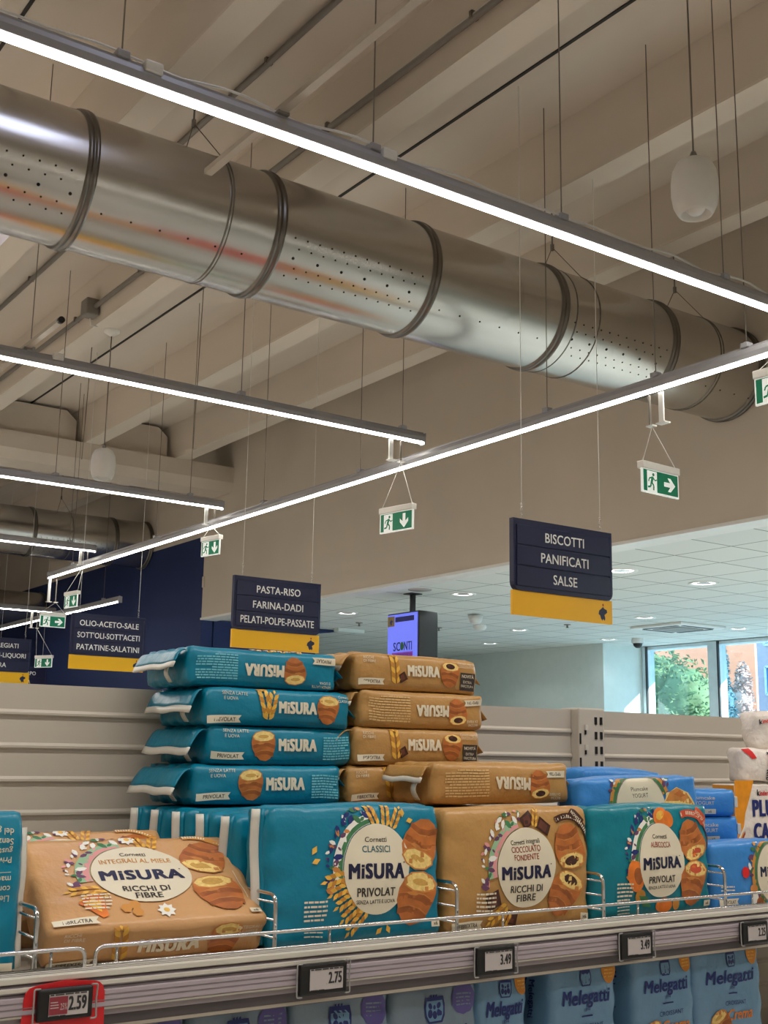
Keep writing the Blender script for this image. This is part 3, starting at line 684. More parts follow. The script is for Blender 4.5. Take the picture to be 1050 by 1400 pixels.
# wire fence along the shelf edge
def rounded(pts, r, n=5):
    out = [Vector(pts[0])]
    for i in range(1, len(pts) - 1):
        p = Vector(pts[i]); a = (Vector(pts[i - 1]) - p).normalized(); c = (Vector(pts[i + 1]) - p).normalized()
        for k in range(n + 1):
            t = k / n; out.append((p + a * r) * (1 - t) ** 2 + p * 2 * t * (1 - t) + (p + c * r) * t ** 2)
    out.append(Vector(pts[-1])); return out
ZS = 1.322; FT = 1.3515
def fence(x0, x1, posts, label):
    t = thing('wire_fence', ((x0 + x1) / 2, 1.216, ZS), 0, label, 'fence', 'wire fences along the shelf edge')
    c = (x0 + x1) / 2; h = FT - ZS
    b = MB(); b.tube(rounded([(x0 - c, 0, .0005), (x0 - c, 0, h), (x1 - c, 0, h), (x1 - c, 0, .0005)], .010), .0021, 'chrome', 10); b.build('top_wire', t)
    b = MB(); b.tube([(x0 - c + .002, .001, .0118), (x1 - c - .002, .001, .0118)], .0014, 'chrome', 8); b.build('bottom_wire', t)
    for x in posts:
        b = MB(); b.tube([(x - c, .003, .0005), (x - c, .003, h)], .0017, 'chrome', 8); b.build('post', t)
fence(-.45, .4925, (.05, .25, .458), 'short chrome wire fence at the left end, before the upside-down teal pack')
fence(.5035, 2.4, (.528, .791, 1.057, 1.308, 1.56, 1.85), 'long chrome wire fence along the shelf edge in front of the biscuit packs')
def divider(x, label, y0=1.226, top=1.391):
    t = thing('wire_divider', (x, y0, ZS), 0, label, 'divider', 'wire dividers between the packs')
    h = top - ZS; D = .40
    b = MB(); b.tube(rounded([(0, 0, .0005), (0, 0, h), (0, D, h), (0, D, .0005)], .014), .0024, 'chrome', 10); b.build('frame_wire', t)
    for k in (1, 2, 3):
        b = MB(); b.tube([(0, .0, h * (k - .3) / 3.6 + .008), (0, D, h * (k - .3) / 3.6 + .008)], .0014, 'chrome', 6); b.build('cross_wire', t)
divider(.4435, 'chrome wire divider between the left teal pack and the tilted honey pack')
divider(.7215, 'chrome wire divider right of the tilted honey pack')
divider(.9868, 'chrome wire divider between the large teal and the dark chocolate pack')
divider(1.2475, 'chrome wire divider between the dark chocolate and the apricot pack')
divider(1.5062, 'chrome wire divider between the apricot pack and the blue pack')

# ================================================================ PACKS
def pack_fn(w, d, h, r=.006, bulge=(.010, .006, .004), A=.0020, seed=0.0):
    hw, hd, hh = w / 2, d / 2, h / 2
    def fn(p):
        x, y, z = p
        c = Vector((max(-hw + r, min(hw - r, x)), max(-hd + r, min(hd - r, y)), max(-hh + r, min(hh - r, z))))
        v = Vector(p) - c
        q = c + v.normalized() * r if v.length > 1e-9 else Vector(p)
        u, t, s = x / hw, y / hd, z / hh
        q.y *= 1 + bulge[0] / hd * (1 - u * u) * (1 - s * s); q.x *= 1 + bulge[1] / hw * (1 - t * t) * (1 - s * s); q.z *= 1 + bulge[2] / hh * (1 - u * u) * (1 - t * t)
        o = Vector((seed * 7.3, seed * 3.1, seed))
        q += noise.noise_vector(q * 13 + o) * A + noise.noise_vector(q * 34 + o) * A * .45
        # pinched creases near the left and right ends
        e = max(0, abs(u) - .72) / .28
        if e > 0: q.z += .0022 * e * math.sin(q.y * 190 + seed) ; q.y += .0016 * e * math.sin(q.z * 150 + seed * 2)
        return q
    return fn
def pack_mesh(w, d, h, m, fn, cell=.0085):
    b = MB(); hw, hd, hh = w / 2, d / 2, h / 2; i = b.mi(m); cache = {}
    def V(p):
        k = tuple(round(c, 6) for c in p)
        if k not in cache: cache[k] = b.bm.verts.new(fn(p))
        return cache[k]
    def face(f, a, c):
        na, nc = max(2, round(a / cell)), max(2, round(c / cell))
        for s in range(na):
            for t in range(nc):
                g = b.bm.faces.new([V(f(-a / 2 + a * (s + q) / na, -c / 2 + c * (t + r_) / nc)) for q, r_ in ((0, 0), (1, 0), (1, 1), (0, 1))]); g.material_index = i; g.smooth = True
    face(lambda u, v: (u, -hd, v), w, h); face(lambda u, v: (-u, hd, v), w, h)
    face(lambda u, v: (u, v, hh), w, d); face(lambda u, v: (u, -v, -hh), w, d)
    face(lambda u, v: (hw, u, v), d, h); face(lambda u, v: (-hw, -u, v), d, h)
    bmesh.ops.recalc_face_normals(b.bm, faces=b.bm.faces)
    return b
def make_pack(name, label, cat, loc, dims, m, front=None, top=None, left=None, rot=(0, 0, 0), group=None, seed=1.0, bulge=(.010, .006, .004), A=.0020, ends=None, seal='seal_white', r=.006):
    w, d, h = dims; fn = pack_fn(w, d, h, r, bulge, A, seed)
    b = pack_mesh(w, d, h, m, fn)
    if front: put_art(b, front, lambda u, v: fn((u, -d / 2, v)), Vector((0, -1, 0)))
    if top: put_art(b, top, lambda u, v: fn((u, v, h / 2)), Vector((0, 0, 1)))
    if left: put_art(b, left, lambda u, v: fn((-w / 2, -u, v)), Vector((-1, 0, 0)))
    o = b.build(name, loc=loc, rot=rot, fixn=False); tag(o, label, cat, group)
    def S(f, nu, nv, mm, nm, th=.0012):
        q = MB(); q.sheet(f, nu, nv, th, mm); x = q.build(nm); x.parent = o
    hw, hd, hh = w / 2, d / 2, h / 2
    if ends == 'flap':                                  # lying pack: folded flap and seam on the left end
        sx = -hw - .004; L = .020 + .006 * math.sin(seed * 5); dz = hh * (.85 + .35 * math.sin(seed * 3))
        f = lambda u, v: (sx - L * u - .002 * math.sin(v * 7 + seed) * u, (-hd + .004) + (d - .008) * v, hh - .005 + .004 * math.sin(u * 3) - dz * u ** 1.4 + .001 * math.sin(v * 11 + seed) * u)
        S(lambda u, v: f(u * .9, v), 8, 14, m, 'end_flap')
        S(lambda u, v: f(.9 + u * .18, v), 2, 14, seal, 'end_seal', .002)
        S(lambda u, v: (sx - .003 - .008 * math.sin(u * PI) , -.012 + .012 * v - hd * .35, -hh + .004 + u * (h * .55)), 6, 2, seal, 'seam_strip', .0014)
        S(lambda u, v: (-sx + .016 * u, -hd + .014 + (d - .028) * v, .3 * hh - .6 * hh * u + .003 * math.sin(v * 15 + seed)), 4, 12, m, 'end_flap')
    if ends == 'stand':                                 # standing pack: upright seal fin on the left end
        f = lambda u, v: (-hw - .001 - .013 * u, -hd + .012 + .010 * u + .002 * math.sin(v * 9 + seed), -hh + .004 + (h - .006) * v)
        S(lambda u, v: f(u * .35, v), 2, 14, m, 'end_flap'); S(lambda u, v: f(.35 + u * .65, v), 3, 14, seal, 'end_seal', .0016)
    if ends == 'rightstand':
        f = lambda u, v: (hw + .001 + .013 * u, -hd + .016 + .010 * u + .003 * math.sin(v * 9 + seed), -hh + .004 + (h - .02) * v)
        S(lambda u, v: f(u * .35, v), 2, 14, m, 'end_flap'); S(lambda u, v: f(.35 + u * .65, v), 3, 14, seal, 'end_seal', .0016)
    return o

# ---- printed pictures
def rotp(pts, cx, cy, s, r):
    c, d = math.cos(r), math.sin(r)
    return [(cx + s * (x * c - y * d), cy + s * (x * d + y * c)) for x, y in pts]
def croissant(a, cx, cy, s, rot, fill=None, flip=1):
    """half croissant: wide cut face at +y end, tapering body below; s = length"""
    body = [(-.34, .30), (-.40, .10), (-.37, -.12), (-.26, -.34), (-.12, -.48), (.06, -.52), (.20, -.44), (.31, -.24), (.37, .0), (.38, .18), (.34, .32), (.18, .42), (-.16, .42)]
    R = lambda p: [(cx + (X - cx) * 1.22, Y) for X, Y in rotp([(x * flip, y) for x, y in p], cx, cy, s * .94, rot)]
    a.poly(R(body), 'crust')
    for k, (y0, w) in enumerate(((.02, .37), (-.24, .31))):
        a.poly(R([(-w, y0 - .02), (-w * .3, y0 + .07), (w * .4, y0 + .06), (w * .98, y0 - .04), (w * .9, y0 - .16), (w * .3, y0 - .06), (-w * .3, y0 - .05), (-w * .92, y0 - .12)]), 'crust_d')
        a.poly(R([(-w * .98, y0 + .0), (-w * .3, y0 + .09), (w * .4, y0 + .08), (w * .98, y0 - .02), (w * .4, y0 + .055), (-w * .3, y0 + .065)]), 'crust_l')
    a.poly(R([(-.24, .06), (-.10, .10), (.04, .09), (-.02, .045), (-.14, .03)]), 'crust_l')
    rim = [(-.36, .30), (-.24, .43), (0, .49), (.24, .45), (.37, .33), (.33, .20), (.14, .12), (-.12, .11), (-.31, .18)]
    a.poly(R(rim), 'crust_l')
    a.poly(R([(x * .90, .30 + (y - .30) * .86) for x, y in rim]), 'crumb')
    if fill: a.poly(R([(.30 * math.cos(t) * .62, .30 + .105 * math.sin(t)) for t in [2 * PI * k / 16 for k in range(16)]]), fill); a.poly(R([(-.06 + .06 * math.cos(t), .33 + .028 * math.sin(t)) for t in [2 * PI * k / 8 for k in range(8)]]), {'choc': 'choc_l', 'jam': 'apricot'}.get(fill, 'crumb_d'))
    else: a.poly(R([(.17 * math.cos(t), .29 + .06 * math.sin(t)) for t in [2 * PI * k / 12 for k in range(12)]]), 'crumb_d')
def wheat(a, cx, cy, s, rot, n=5):
    L, D = [], []
    for k in range(n):
        for sd in (-1, 1):
            (L if (k + sd) % 2 else D).append(rotp(rotp([(0, -.13), (.06, -.04), (.075, .06), (0, .19), (-.075, .06), (-.06, -.04)], sd * .10, -.35 + k * .19, 1, -sd * .5), cx, cy, s, rot))
    L.append(rotp([(0, .5), (.06, .62), (0, .8), (-.06, .62)], cx, cy, s, rot))
    a.many(L, 'wheat'); a.many(D, 'wheat_d')
def ribbon(a, x0, y0, w, h, t, m='txt'):
    a.poly([(x0, y0), (x0 + w, y0 + h * .12), (x0 + w - h * .35, y0 + h * .55), (x0 + w, y0 + h), (x0, y0 + h * .92)], 'cream'); a.text(t, x0 + w * .52, y0 + h * .5, h * .46, m, w=w * .62, bold=.02)
def logo(a, cx, cy, w, h, m, b=.05):
    a.text('MiSURA', cx, cy, h, m, w=w, bold=b)
def arcband(a, cx, cy, r, a0, a1, th, m, tm, n=12):
    P = [(cx + r * math.cos(a0 + (a1 - a0) * k / n), cy + r * math.sin(a0 + (a1 - a0) * k / n)) for k in range(n + 1)]
    a.poly(P + [(cx + (r + th) * math.cos(a1 + (a0 - a1) * k / n), cy + (r + th) * math.sin(a1 + (a0 - a1) * k / n)) for k in range(n + 1)], m)
    Q = []
    for k in range(26):
        t = a0 + (a1 - a0) * (k + .5) / 26; c, d = math.cos(t), math.sin(t); L = abs(a1 - a0) * r / 26 * .32
        Q.append([(cx + c * (r + th * g) - d * L * s, cy + d * (r + th * g) + c * L * s) for g, s in ((.25, -1), (.25, 1), (.75, 1), (.75, -1))])
    a.many(Q, tm)
def wreath(a, cx, cy, rx, ry, seed, cols, t0=1.75, t1=3.35):
    rd = random.Random(seed)
    P = [(cx + rx * 1.30 * math.cos(t0 + (t1 - t0) * k / 14), cy + ry * 1.24 * math.sin(t0 + (t1 - t0) * k / 14)) for k in range(15)] + [(cx + rx * 1.02 * math.cos(t1 - (t1 - t0) * k / 14), cy + ry * 1.02 * math.sin(t1 - (t1 - t0) * k / 14)) for k in range(15)]
    a.poly(P, cols[0])
    P = [(cx + rx * 1.16 * math.cos(t0 + (t1 - t0) * k / 14), cy + ry * 1.13 * math.sin(t0 + (t1 - t0) * k / 14)) for k in range(15)] + [(cx + rx * 1.03 * math.cos(t1 - (t1 - t0) * k / 14), cy + ry * 1.03 * math.sin(t1 - (t1 - t0) * k / 14)) for k in range(15)]
    a.poly(P, cols[1])
    for c in cols[2:]:
        Q = []
        for _ in range(7):
            t = rd.uniform(t0 - .1, t1 + .1); g = rd.uniform(1.16, 1.50); L = rd.uniform(.003, .0075); e = rd.uniform(0, 6.3)
            Q.append(rotp([(-1, 0), (-.3, .5), (.5, .4), (1, 0), (.4, -.45), (-.4, -.5)], cx + rx * g * math.cos(t), cy + ry * g * math.sin(t), L, e))
        a.many(Q, c)
def front_art(kind):
    a = Art(); cx, cy, rx, ry = {'classici': (.0225, .004, .049, .053), 'ciocc': (.004, .001, .052, .052), 'albic': (.012, .001, .050, .053), 'miele': (-.002, .006, .060, .050)}[kind]
    fill = {'ciocc': 'choc', 'albic': 'jam'}.get(kind)
    tan = kind in ('ciocc', 'miele')
    wreath(a, cx, cy, rx, ry, 5, ['mint', 'leaf' if not tan else 'pink', 'plum', 'leaf', 'white_ink', 'pink', 'plum', 'white_ink'] if tan else ['white_ink', 'leaf', 'plum', 'leaf', 'mele_blue', 'white_ink', 'crust_l', 'mele_blue'])
    if kind == 'classici':
        for x, y, s, r in ((cx - .004, cy + .064, .034, .35), (cx + .016, cy + .064, .032, -.1), (cx + .030, cy + .058, .028, -.5)): wheat(a, x, y, s, r)
        for t in range(5): wheat(a, cx - .055 + .007 * t, cy - .010 - .012 * t, .034, 1.75 + .16 * t)
        a.many([rotp([(-1, 0), (0, .6), (1, 0), (0, -.6)], x, y, .006, r) for x, y, r in ((-.066, .028, 1), (-.064, .015, .3), (.028, -.070, .8), (.042, -.068, 2), (.064, .070, 1.4), (.074, .060, .2))], 'wheat')
    elif kind == 'miele':
        for x, y, s, r in ((cx + .012, cy + .062, .032, .3), (cx + .030, cy + .060, .030, -.3), (cx - .072, cy - .026, .034, 1.6), (cx - .062, cy - .036, .030, 1.9)): wheat(a, x, y, s, r)
        for x, y in ((cx + .0, cy + .066), (cx + .012, cy - .064)): a.many([rotp([(0, 0), (.35, .5), (0, 1), (-.35, .5)], x, y, .011, k * PI / 4) for k in range(8)], 'white_ink'); a.ell(x, y, .0035, .0035, 'wheat', n=10)
        a.poly(rotp([(-.5, .45), (0, .6), (.5, .45), (.3, -.1), (.12, -.55), (-.12, -.55), (-.3, -.1)], cx - .066, cy - .054, .030, .4), 'apricot'); a.poly(rotp([(-.3, .35), (.1, .42), (.3, .2), (0, -.3)], cx - .066, cy - .054, .030, .4), 'wheat')
        a.many([rotp([(.5 * math.cos(q), .5 * math.sin(q)) for q in [k * PI / 3 for k in range(6)]], cx - .034 + dx, cy - .058 + dy, .014, 0) for dx, dy in ((0, 0), (.011, .005), (.012, -.007))], 'txt_gold')
    elif kind == 'ciocc':
        for x, y, s, r in ((cx + .008, cy + .062, .018, .5), (cx + .036, cy + .053, .018, -.6), (cx - .058, cy - .040, .020, .35), (cx - .026, cy - .062, .018, -.2)):
            a.poly(rotp([(-.6, -.5), (.6, -.5), (.6, .5), (-.6, .5)], x, y, s, r), 'choc'); a.poly(rotp([(-.45, -.3), (.3, -.35), (.35, .3), (-.4, .35)], x, y, s, r), 'choc_l')
        for x, y, s, r in ((cx + .022, cy + .064, .026, -.3), (cx - .046, cy - .056, .034, 2.2), (cx - .036, cy - .066, .030, 2.6)): wheat(a, x, y, s, r)
        arcband(a, .084, .020, .042, .05, 2.0, .009, 'choc', 'cream'); a.poly(rotp([(-.5, -.28), (.5, -.28), (.5, .28), (-.5, .28)], .104, .066, .026, -.75), 'choc'); a.text('NOVITÀ', .104, .066, .005, 'cream', rot=-.75, w=.021, bold=.02)
    else:
        a.ell(cx + .006, cy + .062, .016, .013, 'apricot', .4); a.ell(cx + .022, cy + .058, .013, .012, 'apricot', -.3); a.ell(cx + .006, cy + .064, .009, .006, 'wheat', .4)
        a.ell(cx - .056, cy - .020, .016, .022, 'apricot', .2); a.ell(cx - .052, cy - .020, .008, .012, 'crust_d', .2); a.ell(cx - .046, cy - .048, .010, .009, 'wheat_d'); a.poly(rotp([(-1, 0), (0, .5), (1, 0), (0, -.5)], cx - .036, cy - .056, .016, -.6), 'leaf'); a.ell(cx + .004, cy - .064, .018, .010, 'apricot', .1); a.ell(cx + .03, cy - .062, .007, .009, 'txt_gold')
        arcband(a, .082, .016, .046, -.1, 1.9, .010, 'jam', 'cream'); a.poly(rotp([(-.5, -.28), (.5, -.28), (.5, .28), (-.5, .28)], .108, .062, .026, -.8), 'jam'); a.text('NOVITÀ', .108, .062, .005, 'cream', rot=-.8, w=.021, bold=.02)
    a.ell(cx, cy, rx, ry, 'cream', n=44)
    ux = .090; s1 = .066
    if kind == 'miele':
        arcband(a, .078, .020, .050, .1, 1.75, .008, 'txt_gold', 'cream')
        croissant(a, .085, .034, .066, 2.75, 'crumb_d', -1); croissant(a, .082, -.032, .066, .12, 'crumb_d')
    elif kind == 'ciocc': croissant(a, .086, .026, .066, 3.3, fill, -1); croissant(a, .076, -.036, .068, -.55, fill)
    elif kind == 'albic': croissant(a, .086, .026, .066, 3.4, fill, -1); croissant(a, .082, -.034, .068, -.25, fill)
    else: croissant(a, .092, .031, .068, 2.85, None, -1); croissant(a, .084, -.033, .070, -.30, None)
    ox = cx - .002
    l1, l2, l3, col = {'classici': ('Cornetti', ['CLASSICI'], None, 'txt_teal'), 'ciocc': ('Cornetti integrali', ['CIOCCOLATO', 'FONDENTE'], 1, 'txt_red'), 'albic': ('Cornetti', ['ALBICOCCA'], None, 'txt_red'), 'miele': ('Cornetti', ['INTEGRALI AL MIELE'], 1, 'txt_gold')}[kind]
    a.text(l1, ox, cy + .034, .0062, 'txt', w=.032 if 'int' not in l1 else .052, bold=.01)
    for k, s in enumerate(l2): a.text(s, ox, cy + .0225 - k * .0105 + (.002 if len(l2) > 1 else 0), .0078, col, w={'CLASSICI': .040, 'CIOCCOLATO': .052, 'FONDENTE': .044, 'ALBICOCCA': .044, 'INTEGRALI AL MIELE': .088}[s], bold=.01)
    ly = cy - .003 if len(l2) == 1 else cy - .0065
    logo(a, ox + .001, ly, rx * 1.66, .0165, 'logo_navy'); a.ell(ox + rx * .84, ly + .009, .001, .001, 'logo_navy', n=8)
    if tan:
        for k, s in enumerate(('RICCHI DI', 'FIBRE')): a.text(s, ox, cy - .0275 - k * .0115, .0088, 'txt', w=(.056, .032)[k], bold=.025)
    else: a.text('PRIVOLAT', ox, cy - .0265, .0095, 'txt', w=.056, bold=.025); a.text('SENZA LATTE E UOVA', ox, cy - .0375, .0044, 'txt', w=.058, bold=.01)
    a.micro(-.082, -.052, -.050, -.026, 5, 'cream', 3, .45)
    if tan: ribbon(a, -.122, -.074, .052, .0115, 'FIBREXTRA')
    else: a.micro(-.082, -.070, -.056, -.056, 3, 'cream', 4, .3)
    a.rect(.108, -.071, .121, -.0625, 'cream'); a.text('x6', .1145, -.0668, .0042, 'txt', bold=.02)
    if kind == 'miele': a.poly([(.112, -.045), (.1128, -.045), (.1128, .005), (.112, .005)], 'cream')
    return a
def side_art(kind, var=0):
    a = Art(); teal = kind == 'teal'
    if teal:
        if var == 0:      # wheat and croissant right
            a.text('SENZA LATTE', -.075, .018, .0045, 'cream', w=.040); a.text('E UOVA', -.081, .011, .0045, 'cream', w=.022); ribbon(a, -.1165, -.024, .052, .012, 'PRIVOLAT')
            wheat(a, -.026, .002, .042, .25, 6); wheat(a, -.018, .000, .038, -.25, 5); logo(a, .026, .001, .062, .0165, 'cream'); croissant(a, .078, .000, .044, -.12); a.text('Cornetti', .106, .019, .004, 'cream', w=.018); a.text('CLASSICI', .106, .013, .004, 'cream', w=.020)
        elif var == 1:    # croissant left, small print right
            a.text('SENZA LATTE', -.078, .020, .0045, 'cream', w=.040); a.text('E UOVA', -.084, .013, .0045, 'cream', w=.022); ribbon(a, -.1165, -.020, .052, .011, 'PRIVOLAT')
            croissant(a, -.034, .001, .044, .05); logo(a, .022, .002, .062, .0165, 'cream'); a.micro(.066, -.018, .112, .016, 9, 'teal_print', 9)
        else:
            a.micro(.045, -.018, .108, .018, 10, 'teal_print', 11); logo(a, .003, .002, .060, .0165, 'cream'); croissant(a, -.046, .001, .042, .08); ribbon(a, -.1155, -.022, .040, .011, 'PRIVOLAT'); a.text('SENZA LATTE', -.092, .021, .004, 'cream', w=.032); a.text('E UOVA', -.098, .015, .004, 'cream', w=.018)
            a = a.turned()
    elif var == 0:
        a.text('RICCHI', -.098, .020, .0042, 'cream', w=.018); a.text('DI FIBRE', -.096, .0145, .0042, 'cream', w=.022); ribbon(a, -.1155, -.021, .048, .0105, 'FIBREXTRA')
        wheat(a, -.048, .002, .042, .15, 6); a.poly(rotp([(-.5, -.5), (.5, -.4), (.4, .5), (-.4, .4)], -.034, -.007, .015, .4), 'choc'); a.poly(rotp([(-.3, -.3), (.2, -.25), (.2, .3), (-.25, .2)], -.034, -.007, .015, .4), 'choc_l')
        logo(a, .007, .004, .062, .0165, 'cream'); croissant(a, .060, .002, .044, -.1, 'choc'); a.text('CIOCCOLATO', .094, .016, .004, 'cream', w=.030); a.text('Cornetti integrali', .094, .021, .0032, 'cream', w=.034)
        a.rect(.082, -.022, .112, .006, 'txt'); a.text('NOVITÀ', .097, .0005, .005, 'cream', w=.024, bold=.02); a.text('EXTRA', .097, -.0085, .0042, 'cream', w=.018); a.text('FARCITURA', .097, -.015, .0042, 'cream', w=.026)
    elif var == 1:
        a.micro(.030, -.020, .106, .020, 10, 'tan_print', 21); logo(a, -.014, .000, .062, .0165, 'cream'); croissant(a, -.064, .001, .044, .1, 'choc'); ribbon(a, -.1155, -.020, .038, .0105, 'FIBREXTRA'); a.text('RICCHI', -.096, .020, .004, 'cream', w=.018); a.text('DI FIBRE', -.094, .0145, .004, 'cream', w=.022)
        a = a.turned()
    else:
        a.text('RICCHI', -.100, .018, .0042, 'cream', w=.018); a.text('DI FIBRE', -.097, .012, .0042, 'cream', w=.022); ribbon(a, -.122, -.025, .052, .011, 'FIBREXTRA'); wheat(a, -.045, .0, .042, .15, 6)
        logo(a, .012, .000, .070, .017, 'cream'); croissant(a, .078, .000, .046, -.1); a.text('INTEGRALI', .106, .013, .0045, 'cream', w=.028); a.text('AL MIELE', .106, .006, .0045, 'cream', w=.024); a.text('EXTRA', .106, -.010, .0045, 'txt_gold', w=.018); a.text('FARCITURA', .106, -.017, .0045, 'txt_gold', w=.028)
    return a
ART = {k: front_art(k) for k in ('classici', 'ciocc', 'albic', 'miele')}
W_, D_, H_ = .255, .056, .157; ZP = ZS + .001 + H_ / 2
# ---- front row and the packs standing behind
make_pack('biscuit_pack', 'large teal pack of classic croissants standing in the middle of the front row', 'biscuit pack', (.853, 1.281, ZP + .004), (.250, D_, .160), 'teal', ART['classici'], rot=(-.05, 0, 0), seed=1.3, ends='stand', A=.0028)
for k, (x, y) in enumerate(((.846, 1.350), (.842, 1.409), (.838, 1.468), (.834, 1.527), (.830, 1.586))):
    make_pack('biscuit_pack', ['teal pack standing first behind the large classic teal pack', 'teal pack in second place behind the large classic pack, white seal facing left', 'teal pack in third place behind the large classic pack, under the teal stack', 'teal pack in fourth place behind the large classic pack, under the teal stack', 'rearmost standing teal pack next to the back panel below the teal stack'][k],
              'biscuit pack', (x, y, ZS + .001 + .0755), (W_ - .01, .050, .151), 'teal', group='teal packs standing in a row', seed=2.1 + k * 1.7, ends='stand', A=.0022, bulge=(.003, .004, .003))
make_pack('biscuit_pack', 'tan dark chocolate croissant pack standing right of the large teal pack', 'biscuit pack', (1.117, 1.280, ZP), (W_ - .002, D_, H_), 'tan', ART['ciocc'], rot=(-.03, 0, 0), seed=4.2, bulge=(.009, .004, .004), A=.0028)
for k, y in enumerate((1.345, 1.403, 1.461, 1.519, 1.577)):
    make_pack('biscuit_pack', ['tan pack standing directly behind the dark chocolate pack', 'tan pack second behind the dark chocolate pack', 'tan pack third behind the dark chocolate pack, carrying the tan stack', 'tan pack fourth behind the dark chocolate pack, carrying the tan stack', 'rearmost standing tan pack carrying the tan stack'][k], 'biscuit pack', (1.114, y, ZS + .001 + .0755), (W_ - .012, .050, .151), 'tan', group='tan packs standing in a row', seed=5.1 + k, bulge=(.003, .002, .003))
make_pack('biscuit_pack', 'sea green apricot croissant pack standing at the right of the front row', 'biscuit pack', (1.376, 1.280, ZP), (W_ - .004, D_, H_), 'aqua', ART['albic'], rot=(-.03, 0, 0), seed=6.7, bulge=(.009, .004, .004), A=.0032)
# ---- tilted honey pack and the one behind
TL = math.radians(-58)
def tilted(lab, x, y, z, art, side, seed, grp=None):
    w, d, h = .254, .048, .157
    o = make_pack('biscuit_pack', lab, 'biscuit pack', (x, y, z), (w, d, h), 'honey_tan', art, rot=(TL, 0, math.radians(-3)), seed=seed, bulge=(.003, .002, .002), r=.004)
    if side:
        fn = pack_fn(w, d, h, .004, (.003, .002, .002), .0020, seed)
        b = MB(); b.bm.from_mesh(o.data); b.mats = [m_.name for m_ in o.data.materials]
        put_art(b, side, lambda u, v: fn((u, -v, -h / 2)) , Vector((0, 0, -1))); b.bm.to_mesh(o.data)
        for n in b.mats[len(o.data.materials):]: o.data.materials.append(MATS[n])
        b.bm.free()
    return o
hc = Vector((.600, 1.3300, 1.3845))
tilted('tilted tan pack of honey croissants leaning back in the left foreground', *hc, ART['miele'], side_art('honey', 2), 8.3)
tilted('second tan honey pack hidden behind the tilted one, only its top edge showing', hc.x - .040, hc.y + .110, hc.z + .003, ART['miele'], None, 9.1)
make_pack('biscuit_pack', 'teal pack standing upside down, cut off by the left edge', 'biscuit pack', (.305, 1.281, ZP + .002), (W_, D_, .160), 'teal', None, rot=(-.03, 0, .02), seed=11.0, ends='rightstand')
# upside-down print of the left teal pack
def add_art(o, art, fn, ax):
    b = MB(); b.bm.from_mesh(o.data); n0 = len(o.data.materials); b.mats = [m_.name for m_ in o.data.materials]
    put_art(b, art, fn, ax); b.bm.to_mesh(o.data)
    for n in b.mats[n0:]: o.data.materials.append(MATS[n])
    b.bm.free()
def left_art():
    a = Art(); Y = -.034
    for k, s in enumerate(('Privi di latte', 'gusto e dolcezza', 'Senza privarsi', 'del gusto')): a.text(s, -.117, Y - k * .0095, .0062, 'pale_print', align='L', bold=.01)
    a.rect(-.117, Y + .012, -.08, Y + .0125, 'pale_print')
    for k, s in enumerate(('Lievitati', 'con pasta', 'madre')): a.text(s, -.117, Y + .038 - k * .0095, .0062, 'pale_print', align='L', bold=.01)
    a = a.turned(); a.rect(.06, -.074, .125, -.066, 'cream'); return a
lp = [o for o in COL.objects if o.get('label', '').startswith('teal pack standing upside down')][0]
lf = pack_fn(W_, D_, .160, .006, (.010, .006, .004), .0020, 11.0)
add_art(lp, left_art(), lambda u, v: lf((u, -D_ / 2, v)), Vector((0, -1, 0)))

# ---- teal stack
SH = .0535; LEN = .236
z0 = ZS + .001 + .151 + .0045
TS = [(.856, 1.555, 1, .0, 'lowest pack of the teal stack, croissant printed at left, resting on the standing row'),
      (.876, 1.560, 1, .02, 'third teal pack from the top of the stack, with crumpled white end seal'),
      (.869, 1.556, 0, .0, 'second teal pack from the top of the stack, printed with wheat ears'),
      (.846, 1.560, 2, -.03, 'topmost teal pack of the stack, lying upside down')]
for k, (x, y, v, rz, lab) in enumerate(TS):
    tp = None
    if k == 3:
        tp = Art()
        for q in range(9): wheat(tp, -.01 + .008 * q, -.066 + .004 * math.sin(q * 2.1), .022, .3 * math.sin(q))
        tp.many([rotp([(-1, 0), (0, .6), (1, 0), (0, -.6)], -.02 + .011 * q, -.070, .006, q) for q in range(8)], 'white_ink')
    make_pack('biscuit_pack', lab, 'biscuit pack', (x, y, z0 + SH * (k + .5)), (LEN, .150, SH - .0012), 'teal', side_art('teal', v), top=tp, rot=(0, 0, rz), group='teal packs lying in a stack', seed=13.0 + k * 2.3, ends='flap', bulge=(.004, .004, .0008), A=.0010)
# ---- tan stack
z1 = ZS + .001 + .151 + .004
NS = [(1.108, 1.556, 0, .0, 'lowest pack of the tan stack, mostly hidden behind the slanted tan pack'),
      (1.118, 1.556, 0, .0, 'third tan pack from the top, with dark NOVITÀ badge, just above the slanted tan pack'),
      (1.126, 1.556, 1, .0, 'second tan pack from the top of the stack, printed upside down'),
      (1.116, 1.560, 0, .02, 'topmost tan pack of the stack with dark end flap at left')]
for k, (x, y, v, rz, lab) in enumerate(NS):
    make_pack('biscuit_pack', lab, 'biscuit pack', (x, y, z1 + .0565 * (k + .5) - .002), (LEN, .150, .0553), 'tan', side_art('tan', v), rot=(0, 0, rz), group='tan packs lying in a stack', seed=31.0 + k * 1.9, ends='flap', seal='seal_dark' if k == 3 else 'seal_white', bulge=(.004, .004, .0008), A=.0010)
make_pack('biscuit_pack', 'slanted tan pack lying upside down on top of the dark chocolate packs', 'biscuit pack', (1.178, 1.407, z1 + .0295 + .0035), (.250, .110, .056), 'tan', side_art('tan', 1), rot=(0, 0, -.05), seed=41.0, ends='flap', bulge=(.005, .004, .003))

